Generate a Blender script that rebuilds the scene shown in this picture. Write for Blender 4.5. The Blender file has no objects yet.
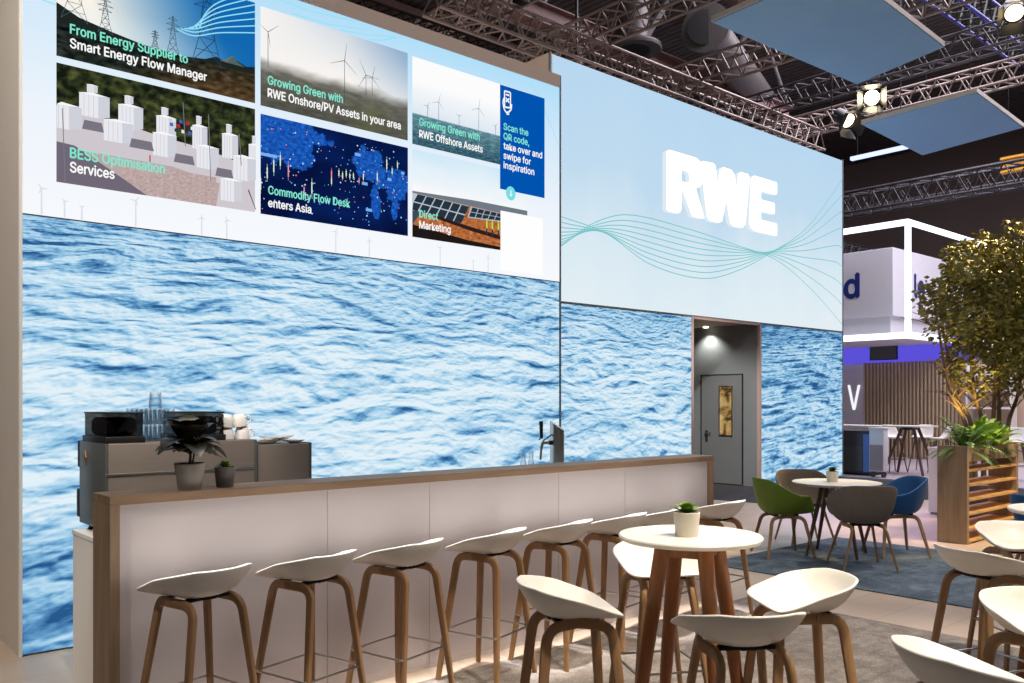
import bpy, bmesh, math, random
import numpy as np
from mathutils import Vector, Matrix, noise
PI = math.pi
R = math.radians
rnd = random.Random(7)
S = bpy.context.scene
COL = S.collection

# ------------------------------------------------------------------ colours and materials
def lin(c):
    c = c / 255.0
    return c / 12.92 if c <= 0.04045 else ((c + 0.055) / 1.055) ** 2.4
def rgb(r, g, b):
    return (lin(r), lin(g), lin(b), 1.0)

class NT:
    def __init__(s, name):
        s.m = bpy.data.materials.new(name); s.m.use_nodes = True
        s.t = s.m.node_tree; s.t.nodes.clear()
        s.out = s.n('ShaderNodeOutputMaterial')
    def n(s, typ, **kw):
        x = s.t.nodes.new(typ)
        for k, v in kw.items():
            setattr(x, k, v)
        return x
    def l(s, a, b):
        s.t.links.new(a, b)
    def set(s, sock, v):
        if hasattr(v, 'is_linked'): s.l(v, sock)
        else: sock.default_value = v
    def math(s, op, a, b=0.0, c=None, clamp=False):
        x = s.n('ShaderNodeMath', operation=op, use_clamp=clamp)
        s.set(x.inputs[0], a); s.set(x.inputs[1], b)
        if c is not None: s.set(x.inputs[2], c)
        return x.outputs[0]
    def xyz(s, x=0.0, y=0.0, z=0.0):
        c = s.n('ShaderNodeCombineXYZ')
        for i, v in enumerate((x, y, z)): s.set(c.inputs[i], v)
        return c.outputs[0]
    def noise(s, vec, scale, detail=4.0, rough=0.55, dist=0.0):
        x = s.n('ShaderNodeTexNoise')
        s.l(vec, x.inputs['Vector'])
        x.inputs['Scale'].default_value = scale; x.inputs['Detail'].default_value = detail
        x.inputs['Roughness'].default_value = rough; x.inputs['Distortion'].default_value = dist
        return x.outputs['Fac']
    def ramp(s, fac, stops, mode='LINEAR'):
        x = s.n('ShaderNodeValToRGB'); x.color_ramp.interpolation = mode
        e = x.color_ramp.elements
        while len(e) < len(stops): e.new(0.5)
        for i, (p, c) in enumerate(stops):
            e[i].position = p; e[i].color = c
        s.l(fac, x.inputs[0])
        return x.outputs[0]
    def mix(s, fac, a, b, mode='MIX'):
        x = s.n('ShaderNodeMix', data_type='RGBA', blend_type=mode)
        s.set(x.inputs[0], fac); s.set(x.inputs[6], a); s.set(x.inputs[7], b)
        return x.outputs[2]
    def coord(s, scale=(1, 1, 1)):
        tc = s.n('ShaderNodeTexCoord'); mp = s.n('ShaderNodeMapping')
        mp.inputs['Scale'].default_value = scale
        s.l(tc.outputs['Object'], mp.inputs['Vector'])
        return mp.outputs[0]
    def bsdf(s, col, rough=0.5, metal=0.0, bump=None, **kw):
        b = s.n('ShaderNodeBsdfPrincipled')
        s.set(b.inputs['Base Color'], col); s.set(b.inputs['Roughness'], rough)
        b.inputs['Metallic'].default_value = metal
        for k, v in kw.items(): s.set(b.inputs[k.replace('_', ' ')], v)
        if bump:
            bp = s.n('ShaderNodeBump'); bp.inputs['Strength'].default_value = bump[1]
            bp.inputs['Distance'].default_value = bump[2] if len(bump) > 2 else 0.01
            s.l(bump[0], bp.inputs['Height']); s.l(bp.outputs[0], b.inputs['Normal'])
        s.l(b.outputs[0], s.out.inputs[0]); return s.m
    def emit(s, col, k=1.0):
        e = s.n('ShaderNodeEmission'); s.set(e.inputs[0], col); e.inputs[1].default_value = k
        s.l(e.outputs[0], s.out.inputs[0]); return s.m

def plain(name, c, rough=0.5, metal=0.0, var=0.06, scale=6.0, stretch=(1, 1, 1), bump=0.0, **kw):
    t = NT(name); v = t.coord(stretch)
    f = t.noise(v, scale, 5.0, 0.6)
    col = rgb(*c)
    a = tuple(x * (1 - var) for x in col[:3]) + (1,); b = tuple(min(1, x * (1 + var)) for x in col[:3]) + (1,)
    cc = t.ramp(f, [(0.3, a), (0.7, b)])
    return t.bsdf(cc, rough, metal, (f, bump) if bump else None, **kw)

def wood(name, c, axis=2, var=0.3, rough=0.5):
    t = NT(name); st = [28, 28, 28]; st[axis] = 1.6
    v = t.coord(tuple(st))
    f = t.noise(v, 1.0, 6.0, 0.62, 0.6)
    v2 = t.coord((3, 3, 3)); g = t.noise(v2, 1.0, 2.0)
    col = rgb(*c)
    a = tuple(x * (1 - var) for x in col[:3]) + (1,); b = tuple(min(1, x * (1 + var * 0.7)) for x in col[:3]) + (1,)
    cc = t.ramp(f, [(0.3, a), (0.5, col), (0.72, b)])
    cc = t.mix(t.math('MULTIPLY', g, 0.35), cc, a)
    return t.bsdf(cc, rough, 0.0, (f, 0.08, 0.003))

def glow(name, c, k=1.0):
    return NT(name).emit(rgb(*c), k)

M = {}
M['seat'] = plain('white_seat_plastic', (240, 236, 228), 0.42, var=0.02)
M['oak'] = wood('oak_veneer', (170, 134, 96))
M['oak_dark'] = wood('stool_leg_veneer', (164, 126, 88))
M['teak'] = wood('table_leg_timber', (158, 100, 58), rough=0.42)
M['bar_x'] = wood('bar_timber_lengthwise', (150, 124, 98), 0)
M['bar_z'] = wood('bar_timber_upright', (154, 130, 104), 2)
M['grey_wood'] = wood('planter_timber', (162, 136, 108), 2, 0.25)
M['slat_wood'] = wood('slat_timber', (214, 170, 108), 0, 0.2)
M['barpanel'] = plain('frosted_white_panel', (212, 205, 207), 0.38, var=0.015, scale=2)
M['white'] = plain('white_lacquer', (232, 230, 226), 0.35, var=0.015, scale=2)
M['tabletop'] = plain('white_laminate', (240, 236, 226), 0.35, var=0.015)
M['steel'] = plain('brushed_steel', (190, 188, 184), 0.28, 1.0, var=0.08, stretch=(1, 1, 30))
M['machine'] = plain('bronze_grey_metal', (128, 118, 110), 0.42, 0.35, var=0.05, stretch=(1, 1, 12))
M['machine_dark'] = plain('slate_metal', (88, 92, 90), 0.4, 0.3, var=0.05)
M['black'] = plain('black_plastic', (22, 22, 24), 0.45, var=0.1)
M['blackmetal'] = plain('black_metal', (24, 23, 24), 0.5, 0.4, var=0.15)
M['alu'] = plain('dull_aluminium', (128, 114, 108), 0.45, 0.55, var=0.12)
M['alu_dark'] = plain('dark_truss_metal', (60, 56, 60), 0.5, 0.5, var=0.12)
M['bluemetal'] = plain('blue_painted_tube', (50, 52, 140), 0.4, 0.2, var=0.1)
M['duct'] = plain('duct_metal', (92, 88, 88), 0.5, 0.4, var=0.1)
M['girder'] = plain('rust_red_girder', (112, 84, 80), 0.6, 0.1, var=0.12)
M['panel_sky'] = plain('blue_grey_acoustic_felt', (130, 172, 214), 0.8, var=0.03, scale=1.5)
M['panel_edge'] = plain('pale_panel_edge', (206, 198, 190), 0.6)
M['wall_white'] = plain('booth_wall_paint', (206, 198, 190), 0.6, var=0.02, scale=2)
M['fascia'] = plain('taupe_fascia', (196, 178, 168), 0.6, var=0.03)
M['slate'] = plain('slate_grey_wall', (122, 128, 130), 0.55, var=0.03, scale=3)
M['slate_door'] = plain('slate_grey_door', (114, 117, 118), 0.5, var=0.02, scale=3)
M['jamb'] = plain('rose_taupe_trim', (176, 150, 142), 0.5, var=0.03)
M['recess_top'] = plain('beige_soffit', (196, 174, 152), 0.6)
M['dark_line'] = plain('dark_gap_trim', (70, 74, 80), 0.5)
M['mid_line'] = plain('grey_metal_trim', (128, 132, 138), 0.4, 0.3)
M['potgrey'] = plain('grey_pot', (138, 132, 126), 0.75, var=0.08)
M['potdark'] = plain('charcoal_pot', (96, 92, 88), 0.7, var=0.08)
M['potcream'] = plain('cream_pot', (220, 214, 200), 0.6, var=0.05)
M['soil'] = plain('potting_soil', (46, 34, 26), 0.95, var=0.4, scale=60)
M['white_china'] = plain('white_china', (238, 234, 230), 0.25, var=0.01)
M['green_shell'] = plain('green_shell_plastic', (98, 124, 22), 0.55, var=0.04)
M['blue_shell'] = plain('blue_shell_plastic', (32, 92, 150), 0.5, var=0.04)
M['grey_shell'] = plain('taupe_upholstery', (118, 108, 98), 0.85, var=0.1, scale=40)
M['dark_shell'] = plain('dark_taupe_upholstery', (106, 94, 86), 0.85, var=0.1, scale=40)
M['leafdark'] = plain('rubber_plant_leaf', (44, 42, 28), 0.42, var=0.5, scale=14)
M['leafmid'] = plain('fern_leaf', (74, 110, 44), 0.5, var=0.35, scale=9)
M['leafbright'] = plain('broad_green_leaf', (148, 186, 66), 0.45, var=0.3, scale=9)
M['leafsucc'] = plain('succulent_leaf', (120, 150, 52), 0.4, var=0.35, scale=24)
M['leaftree'] = plain('olive_tree_leaf', (130, 126, 62), 0.5, var=0.5, scale=3.5)
M['bark'] = plain('tree_bark', (112, 92, 66), 0.85, var=0.35, scale=18, stretch=(1, 1, .3), bump=.4)
M['orange'] = plain('copper_badge', (214, 140, 60), 0.35, 0.6)
M['nav'] = plain('navy_letter', (34, 48, 128), 0.5)
M['mag_white'] = plain('stretched_white_fabric', (226, 224, 232), 0.7, var=0.01)
M['hallwall'] = plain('hall_wall_paint', (120, 104, 100), 0.85, var=0.05, scale=.6)
M['beigewall'] = plain('beige_panel_wall', (196, 172, 152), 0.7, var=0.03, scale=.8)
M['cab'] = plain('dark_cabinet', (74, 72, 80), 0.35, 0.2)
M['cab_blue_lit'] = plain('blue_lit_cabinet_side', (96, 130, 206), 0.4)  # blue light falling on the cabinet side is put into this colour
M['lit_steel'] = plain('warm_lit_steel', (206, 150, 50), 0.5, 0.1)  # warm orange light on the overhead beam, put into its colour
M['dark_leg'] = plain('walnut_leg', (98, 72, 62), 0.5, var=0.1)

t = NT('clear_glass'); b = t.n('ShaderNodeBsdfTransparent'); b.inputs[0].default_value = (0.93, 0.95, 0.965, 1)
g = t.n('ShaderNodeBsdfGlossy'); g.inputs['Roughness'].default_value = 0.06; lw = t.n('ShaderNodeLayerWeight'); lw.inputs[0].default_value = 0.28
mx = t.n('ShaderNodeMixShader'); t.l(lw.outputs['Facing'], mx.inputs[0]); t.l(b.outputs[0], mx.inputs[1]); t.l(g.outputs[0], mx.inputs[2]); t.l(mx.outputs[0], t.out.inputs[0]); M['glass'] = t.m
t = NT('smoked_glass'); b = t.n('ShaderNodeBsdfTransparent'); b.inputs[0].default_value = (0.62, 0.60, 0.58, 1)
g = t.n('ShaderNodeBsdfGlossy'); g.inputs['Roughness'].default_value = 0.05
mx = t.n('ShaderNodeMixShader'); mx.inputs[0].default_value = 0.08
t.l(b.outputs[0], mx.inputs[1]); t.l(g.outputs[0], mx.inputs[2]); t.l(mx.outputs[0], t.out.inputs[0]); M['smoke'] = t.m

# booth floor: pale wood-look boards
t = NT('pale_floor_boards'); v = t.coord((1, 1, 1))
br = t.n('ShaderNodeTexBrick'); t.l(v, br.inputs['Vector'])
br.inputs['Color1'].default_value = rgb(214, 194, 174); br.inputs['Color2'].default_value = rgb(204, 184, 164)
br.inputs['Mortar'].default_value = rgb(176, 156, 140); br.inputs['Scale'].default_value = 1.0
br.inputs['Mortar Size'].default_value = 0.004; br.inputs['Brick Width'].default_value = 1.6; br.inputs['Row Height'].default_value = 0.42
v2 = t.coord((1.2, 14, 1)); f = t.noise(v2, 1.4, 6.0, 0.6, 0.4)
cc = t.mix(t.math('MULTIPLY', f, 0.5), br.outputs[0], rgb(184, 162, 140))
M['boards'] = t.bsdf(cc, 0.36, 0.0)

def carpet_mat(name, c1, c2, c3):
    t = NT(name); v = t.coord()
    a = t.noise(v, 3.2, 9.0, 0.78, 0.4); fine = t.noise(v, 90.0, 2.0, 0.7)
    w = t.noise(t.coord((1.5, 9, 1)), 2.0, 5.0, 0.6)
    k = t.math('ADD', t.math('MULTIPLY', a, 0.58), t.math('ADD', t.math('MULTIPLY', fine, 0.28), t.math('MULTIPLY', w, 0.14)))
    cc = t.ramp(k, [(0.40, rgb(*c1)), (0.5, rgb(*c2)), (0.60, rgb(*c3))])
    return t.bsdf(cc, 0.95, 0.0, (fine, 0.5, 0.004))
M['carpet_grey'] = carpet_mat('grey_mottled_carpet', (104, 97, 93), (138, 129, 122), (172, 163, 154))
M['carpet_blue'] = carpet_mat('slate_blue_carpet', (56, 70, 86), (88, 104, 120), (124, 138, 150))
M['aisle'] = carpet_mat('dark_aisle_carpet', (42, 40, 44), (54, 52, 56), (66, 62, 66))
M['platform'] = plain('pale_grey_platform', (176, 164, 170), 0.5, var=0.05)

# corrugated hall ceiling
t = NT('corrugated_ceiling'); v = t.coord()
w = t.n('ShaderNodeTexWave', wave_type='BANDS', bands_direction='X'); t.l(v, w.inputs['Vector']); w.inputs['Scale'].default_value = 1.3
cc = t.ramp(w.outputs['Fac'], [(0.2, rgb(78, 70, 68)), (0.8, rgb(104, 96, 92))])
M['hallceil'] = t.bsdf(cc, 0.8, 0.0, (w.outputs['Fac'], 0.8, 0.05))

# the sea photograph printed on the light boxes: rows of waves that shrink towards the printed horizon
def sea_mat(name, top, k, off, shift, gain):
    t = NT(name); tc = t.n('ShaderNodeTexCoord'); sp = t.n('ShaderNodeSeparateXYZ'); t.l(tc.outputs['Object'], sp.inputs[0])
    x, z = sp.outputs[0], sp.outputs[2]
    s = t.math('MAXIMUM', t.math('SUBTRACT', top + 0.6 * k, z), 0.05)
    u = t.math('DIVIDE', t.math('SUBTRACT', x, off), t.math('POWER', s, 0.75))
    lg = t.math('LOGARITHM', s, math.e)
    warp = t.noise(t.xyz(t.math('MULTIPLY', u, 1.1), t.math('MULTIPLY', lg, 5.0), 4.4), 1.0, 3.0, 0.5)
    def wave(fu, fv, d, detail, rough, seed, w):
        a = t.math('MULTIPLY', u, fu); b0 = t.math('ADD', t.math('MULTIPLY', lg, fv), t.math('MULTIPLY', warp, w))
        rid = lambda b_: t.math('MULTIPLY', t.math('ABSOLUTE', t.math('SUBTRACT', t.noise(t.xyz(a, b_, seed), 1.0, detail, rough), 0.5)), -2.0)
        n1 = rid(b0); n2 = rid(t.math('ADD', b0, d))
        return n1, t.math('SUBTRACT', n2, n1)
    n1, d1 = wave(1.5, 7.5, 0.22, 3.5, 0.5, 3.1, 1.6)
    n2, d2 = wave(4.2, 18.0, 0.26, 3.0, 0.55, 9.7, 2.4)
    n3, d3 = wave(13.0, 50.0, 0.4, 2.0, 0.6, 5.3, 3.0)
    big = t.noise(t.xyz(t.math('MULTIPLY', u, 0.8), t.math('MULTIPLY', lg, 4.5), 1.7), 1.0, 2.0, 0.5)
    # troughs and the faces of the waves print dark, their backs pale
    k1 = t.math('MULTIPLY', t.math('MINIMUM', d1, 0.04), 1.7)
    k2 = t.math('MULTIPLY', t.math('MINIMUM', d2, 0.06), 1.0)
    k3 = t.math('MULTIPLY', d3, 0.34)
    tot = t.math('ADD', t.math('ADD', k1, k2), k3)
    tot = t.math('ADD', t.math('MULTIPLY', tot, gain), t.math('MULTIPLY', t.math('SUBTRACT', big, 0.5), 0.62))
    # the printed photograph is palest across its middle and deeper blue near its bottom and horizon
    zn = t.math('DIVIDE', z, top)
    mid = t.ramp(zn, shift)
    val = t.math('ADD', tot, mid)
    cc = t.ramp(val, [(0.08, rgb(40, 88, 140)), (0.28, rgb(88, 144, 192)), (0.44, rgb(136, 188, 222)), (0.6, rgb(180, 216, 238)), (0.84, rgb(226, 241, 249))])
    return t.emit(cc, 1.0)
def gv(x): return (x, x, x, 1)
M['sea_left'] = sea_mat('printed_sea', 2.69, 1.0, 2.6, [(0.0, gv(.36)), (0.16, gv(.44)), (0.34, gv(.70)), (0.72, gv(.70)), (0.9, gv(.60)), (1.0, gv(.46))], 1.0)
M['sea_mid'] = sea_mat('printed_sea_far', 3.0, 1.1, 1.6, [(0.0, gv(.6)), (0.3, gv(.66)), (0.72, gv(.66)), (0.9, gv(.6)), (1.0, gv(.44))], 1.0)
M['sea_right'] = sea_mat('printed_sea_end', 3.0, 1.1, 9.0, [(0.0, gv(.62)), (0.2, gv(.6)), (0.45, gv(.48)), (0.8, gv(.5)), (1.0, gv(.3))], 1.1)

# header light box: pale sky print
t = NT('printed_pale_sky'); tc = t.n('ShaderNodeTexCoord'); sp = t.n('ShaderNodeSeparateXYZ'); t.l(tc.outputs['Object'], sp.inputs[0])
f = t.noise(t.xyz(t.math('MULTIPLY', sp.outputs[0], 0.8), 0.0, t.math('MULTIPLY', sp.outputs[2], 0.12)), 1.0, 3.0, 0.5)
zz = t.math('ADD', t.math('DIVIDE', t.math('SUBTRACT', sp.outputs[2], 3.0), 3.57), t.math('MULTIPLY', t.math('SUBTRACT', f, 0.5), 0.55))
cc = t.ramp(zz, [(0.0, rgb(226, 238, 244)), (0.25, rgb(218, 234, 243)), (0.6, rgb(192, 219, 239)), (1.0, rgb(184, 215, 240))])
M['header'] = t.emit(cc, 1.0)
# display background
t = NT('display_background'); tc = t.n('ShaderNodeTexCoord'); sp = t.n('ShaderNodeSeparateXYZ'); t.l(tc.outputs['Object'], sp.inputs[0])
zz = t.math('DIVIDE', t.math('SUBTRACT', sp.outputs[2], 2.69), 1.87)
cc = t.ramp(zz, [(0.0, rgb(247, 249, 253)), (0.35, rgb(238, 244, 252)), (0.75, rgb(208, 232, 250)), (1.0, rgb(176, 222, 248))])
M['display'] = t.emit(cc, 1.0)
t = NT('display_picture'); at = t.n('ShaderNodeAttribute'); at.attribute_name = 'Col'; M['picture'] = t.emit(at.outputs['Color'], 1.0)
M['txt_white'] = glow('caption_white', (252, 252, 252)); M['txt_mint'] = glow('caption_mint', (132, 232, 208))
M['txt_teal'] = glow('teal_print_line', (120, 198, 200)); M['cyan_line'] = glow('cyan_screen_line', (150, 222, 236))
M['blue_card'] = glow('blue_screen_card', (0, 84, 176)); M['cyan_dot'] = glow('cyan_screen_button', (120, 222, 226))
M['white_card'] = glow('white_screen_card', (254, 254, 255)); M['grey_thin'] = glow('grey_screen_line', (210, 214, 222))
M['logo'] = glow('lit_logo_face', (255, 255, 255), 1.5); M['logo_side'] = glow('lit_logo_side', (222, 234, 244), 1.0)
M['tube'] = glow('led_tube', (232, 236, 255), 2.2); M['tube_blue'] = glow('led_tube_blue', (196, 206, 255), 1.6)
M['purple'] = glow('violet_led_wall', (96, 84, 226), 0.9); M['lens'] = glow('lamp_lens', (255, 236, 196), 30.0)
M['lens_soft'] = glow('lamp_lens_dim', (255, 226, 170), 4.0); M['downlight'] = glow('downlight_lens', (255, 244, 226), 6.0)
M['sign_white'] = glow('white_sign_letter', (250, 250, 255), 1.0)
t = NT('amber_lit_room_glass'); v = t.coord((3, 3, 3)); f = t.noise(v, 1.6, 4.0, 0.6, 0.5)
cc = t.ramp(f, [(0.38, rgb(64, 50, 34)), (0.5, rgb(164, 130, 78)), (0.66, rgb(206, 178, 120))]); M['amber'] = t.emit(cc, 0.9)
t = NT('vertical_slat_cladding'); v = t.coord(); w = t.n('ShaderNodeTexWave', wave_type='BANDS', bands_direction='Y'); t.l(v, w.inputs['Vector']); w.inputs['Scale'].default_value = 3.1
cc = t.ramp(w.outputs['Fac'], [(0.05, rgb(126, 106, 82)), (0.35, rgb(206, 182, 148))]); M['slatwall'] = t.bsdf(cc, 0.7, 0.0, (w.outputs['Fac'], 1.0, 0.03))

# ------------------------------------------------------------------ mesh builder
class MB:
    def __init__(s): s.v, s.f, s.mi = [], [], []
    def add(s, vs, fs, mi=0):
        o = len(s.v); s.v += [tuple(p) for p in vs]; s.f += [tuple(i + o for i in f) for f in fs]; s.mi += [mi] * len(fs); return s
    def box(s, x0, x1, y0, y1, z0, z1, bev=0.0, rot=None, seg=2, mi=0):
        bm = bmesh.new(); bmesh.ops.create_cube(bm, size=1.0)
        cx, cy, cz = (x0 + x1) / 2, (y0 + y1) / 2, (z0 + z1) / 2
        for v in bm.verts: v.co = Vector((v.co.x * (x1 - x0), v.co.y * (y1 - y0), v.co.z * (z1 - z0)))
        if bev: bmesh.ops.bevel(bm, geom=bm.edges[:], offset=bev, segments=seg, affect='EDGES', profile=0.5)
        c = Vector((cx, cy, cz))
        bm.verts.index_update()
        s.add([(rot @ v.co if rot else v.co) + c for v in bm.verts], [[v.index for v in f.verts] for f in bm.faces], mi); bm.free(); return s
    def sweep(s, path, prof, hint=(0, 0, 1), scales=None, mi=0):
        P = [Vector(p) for p in path]; n = len(P); k = len(prof); vs = []; up = Vector(hint)
        for i in range(n):
            T = (P[min(i + 1, n - 1)] - P[max(i - 1, 0)]).normalized()
            side = T.cross(up)
            if side.length < 1e-4: side = T.cross(Vector((1, 0, 0)))
            side.normalize(); u2 = side.cross(T).normalized(); up = u2
            sc = scales[i] if scales else 1.0
            for a, b in prof: vs.append(P[i] + side * a * sc + u2 * b * sc)
        fs = []
        for i in range(n - 1):
            for j in range(k):
                fs.append((i * k + j, i * k + (j + 1) % k, (i + 1) * k + (j + 1) % k, (i + 1) * k + j))
        fs.append(tuple(range(k))[::-1]); fs.append(tuple((n - 1) * k + j for j in range(k)))
        return s.add(vs, fs, mi)
    def tube(s, path, r, seg=10, mi=0):
        prof = [(math.cos(2 * PI * j / seg), math.sin(2 * PI * j / seg)) for j in range(seg)]
        rs = r if isinstance(r, (list, tuple)) else [r] * len(path)
        d = (Vector(path[1]) - Vector(path[0])).normalized()
        hint = (0, 0, 1) if abs(d.z) < 0.9 else (0, 1, 0)
        return s.sweep(path, prof, hint, rs, mi)
    def lathe(s, prof, seg=32, c=(0, 0, 0), mi=0, cap0=True, cap1=True):
        vs = []; k = len(prof)
        for r, z in prof:
            for j in range(seg):
                a = 2 * PI * j / seg; vs.append((c[0] + r * math.cos(a), c[1] + r * math.sin(a), c[2] + z))
        fs = []
        for i in range(k - 1):
            for j in range(seg):
                fs.append((i * seg + j, i * seg + (j + 1) % seg, (i + 1) * seg + (j + 1) % seg, (i + 1) * seg + j))
        if cap0: fs.append(tuple(range(seg))[::-1])
        if cap1: fs.append(tuple((k - 1) * seg + j for j in range(seg)))
        return s.add(vs, fs, mi)
    def prism(s, poly, y0, y1, mi=0):
        """polygon in X,Z extruded from y0 (front) to y1"""
        n = len(poly)
        a = sum(poly[i][0] * poly[(i + 1) % n][1] - poly[(i + 1) % n][0] * poly[i][1] for i in range(n))
        if a < 0: poly = poly[::-1]
        vs = [(x, y0, z) for x, z in poly] + [(x, y1, z) for x, z in poly]
        fs = [tuple(range(n)), tuple(range(n, 2 * n))[::-1]]
        s.add(vs, fs, mi)
        o = len(s.v) - 2 * n
        for i in range(n):
            j = (i + 1) % n
            s.f.append((o + i, o + n + i, o + n + j, o + j)); s.mi.append(mi)
        return s
    def build(s, name, mats, parent=None, loc=(0, 0, 0), smooth=35, rot=None, recalc=True):
        me = bpy.data.meshes.new(name); me.from_pydata(s.v, [], s.f)
        for m in (mats if isinstance(mats, (list, tuple)) else [mats]): me.materials.append(m)
        if max(s.mi, default=0): me.polygons.foreach_set('material_index', s.mi)
        me.update()
        if recalc:
            bm = bmesh.new(); bm.from_mesh(me); bmesh.ops.recalc_face_normals(bm, faces=bm.faces[:]); bm.to_mesh(me); bm.free()
        if smooth:
            me.shade_smooth(); me.set_sharp_from_angle(angle=R(smooth))
        o = bpy.data.objects.new(name, me); COL.objects.link(o); o.location = loc
        if rot: o.rotation_euler = rot
        if parent is not None: o.parent = parent
        return o

def rrect(w, h, r=0.3, n=3):
    r = r * min(w, h); out = []
    for cx, cy, a0 in ((w / 2 - r, h / 2 - r, 0), (-w / 2 + r, h / 2 - r, 90), (-w / 2 + r, -h / 2 + r, 180), (w / 2 - r, -h / 2 + r, 270)):
        for i in range(n):
            a = R(a0 + 90 * i / (n - 1)); out.append((cx + r * math.cos(a), cy + r * math.sin(a)))
    return out
def smooth_path(pts, n=6):
    P = [Vector(p) for p in pts]; out = []
    for i in range(len(P) - 1):
        p0, p1, p2, p3 = P[max(i - 1, 0)], P[i], P[i + 1], P[min(i + 2, len(P) - 1)]
        for k in range(n):
            t = k / n
            out.append(0.5 * ((2 * p1) + (p2 - p0) * t + (2 * p0 - 5 * p1 + 4 * p2 - p3) * t * t + (3 * p1 - p0 - 3 * p2 + p3) * t ** 3))
    out.append(P[-1]); return out
def fillet(pts, rad, n=6):
    P = [Vector(p) for p in pts]; out = [P[0]]
    for i in range(1, len(P) - 1):
        a, b, c = P[i - 1], P[i], P[i + 1]
        d0 = (a - b).normalized(); d1 = (c - b).normalized()
        p0, p2 = b + d0 * rad, b + d1 * rad
        for k in range(n + 1):
            t = k / n; out.append(p0 * (1 - t) ** 2 + b * 2 * t * (1 - t) + p2 * t * t)
    out.append(P[-1]); return out

def tag(o, label, cat, group=None, kind=None):
    o['label'] = label; o['category'] = cat
    if group: o['group'] = group
    if kind: o['kind'] = kind
    return o
def thing(name, label, cat, loc=(0, 0, 0), rz=0.0, group=None):
    o = bpy.data.objects.new(name, None); COL.objects.link(o); o.empty_display_size = 0.1
    o.location = loc; o.rotation_euler = (0, 0, rz); return tag(o, label, cat, group)
def struct(name, mb, mat, smooth=0):
    o = mb.build(name, mat, None, smooth=smooth); o['kind'] = 'structure'; return o
def kids(o): return [c for c in list(COL.objects) if c.parent == o]
def dup(root, loc, rz, label, group=None):
    def cp(o, parent):
        c = o.copy(); COL.objects.link(c)
        if parent is not None: c.parent = parent
        for ch in kids(o): cp(ch, c)
        return c
    r = cp(root, None); r.location = loc; r.rotation_euler = (0, 0, rz); r['label'] = label
    if group: r['group'] = group
    return r

CAPK = 1.13
try:
    import os
    FONT = bpy.data.fonts.load(os.path.join(bpy.utils.system_resource('DATAFILES'), 'fonts', 'Inter.woff2'))
except Exception:
    FONT = None
def text(name, body, x, z, width, height, mat, parent, y=0.0, bold=0.02, plane='Y', depth=0.0):
    """lettering whose capitals are `height` tall, lower left corner at x, z on a wall facing -Y (or -X)"""
    cu = bpy.data.curves.new('lettering', 'FONT'); cu.body = body; cu.size = 1.0
    if FONT: cu.font = FONT
    cu.size = 1.0; cu.offset = 0.0; cu.extrude = 0.0; cu.resolution_u = 3
    tmp = bpy.data.objects.new('lettering', cu); COL.objects.link(tmp)
    dg = bpy.context.evaluated_depsgraph_get(); ev = tmp.evaluated_get(dg)
    me = bpy.data.meshes.new_from_object(ev); bpy.data.objects.remove(tmp); bpy.data.curves.remove(cu)
    n = len(me.vertices); co = np.empty(n * 3); me.vertices.foreach_get('co', co); co = co.reshape(-1, 3)
    x0, x1 = co[:, 0].min(), co[:, 0].max()
    sx = width / (x1 - x0); sz = height / (0.509 if FONT else 0.682) * CAPK
    px = (co[:, 0] - x0) * sx; pz = co[:, 1] * sz
    new = np.zeros_like(co)
    if plane == 'Y': new[:, 0] = x + px; new[:, 1] = y; new[:, 2] = z + pz
    else: new[:, 1] = x - px; new[:, 0] = y; new[:, 2] = z + pz
    me.vertices.foreach_set('co', new.ravel())
    # heavier strokes: the same lettering laid five times, a hair apart
    bm = bmesh.new(); db = bold * height / .509
    for i, (ox, oz) in enumerate(((0, 0), (1, 0), (-1, 0), (0, 1), (0, -1))):
        tmp = me.copy(); d_ = -.00012 * i
        tmp.transform(Matrix.Translation((ox * db, d_, oz * db) if plane == 'Y' else (d_, -ox * db, oz * db))); bm.from_mesh(tmp); bpy.data.meshes.remove(tmp)
    bm.to_mesh(me); bm.free(); me.materials.clear(); me.materials.append(mat); me.update(); me.name = name
    o = bpy.data.objects.new(name, me); COL.objects.link(o)
    if parent is not None: o.parent = parent
    return o

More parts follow.
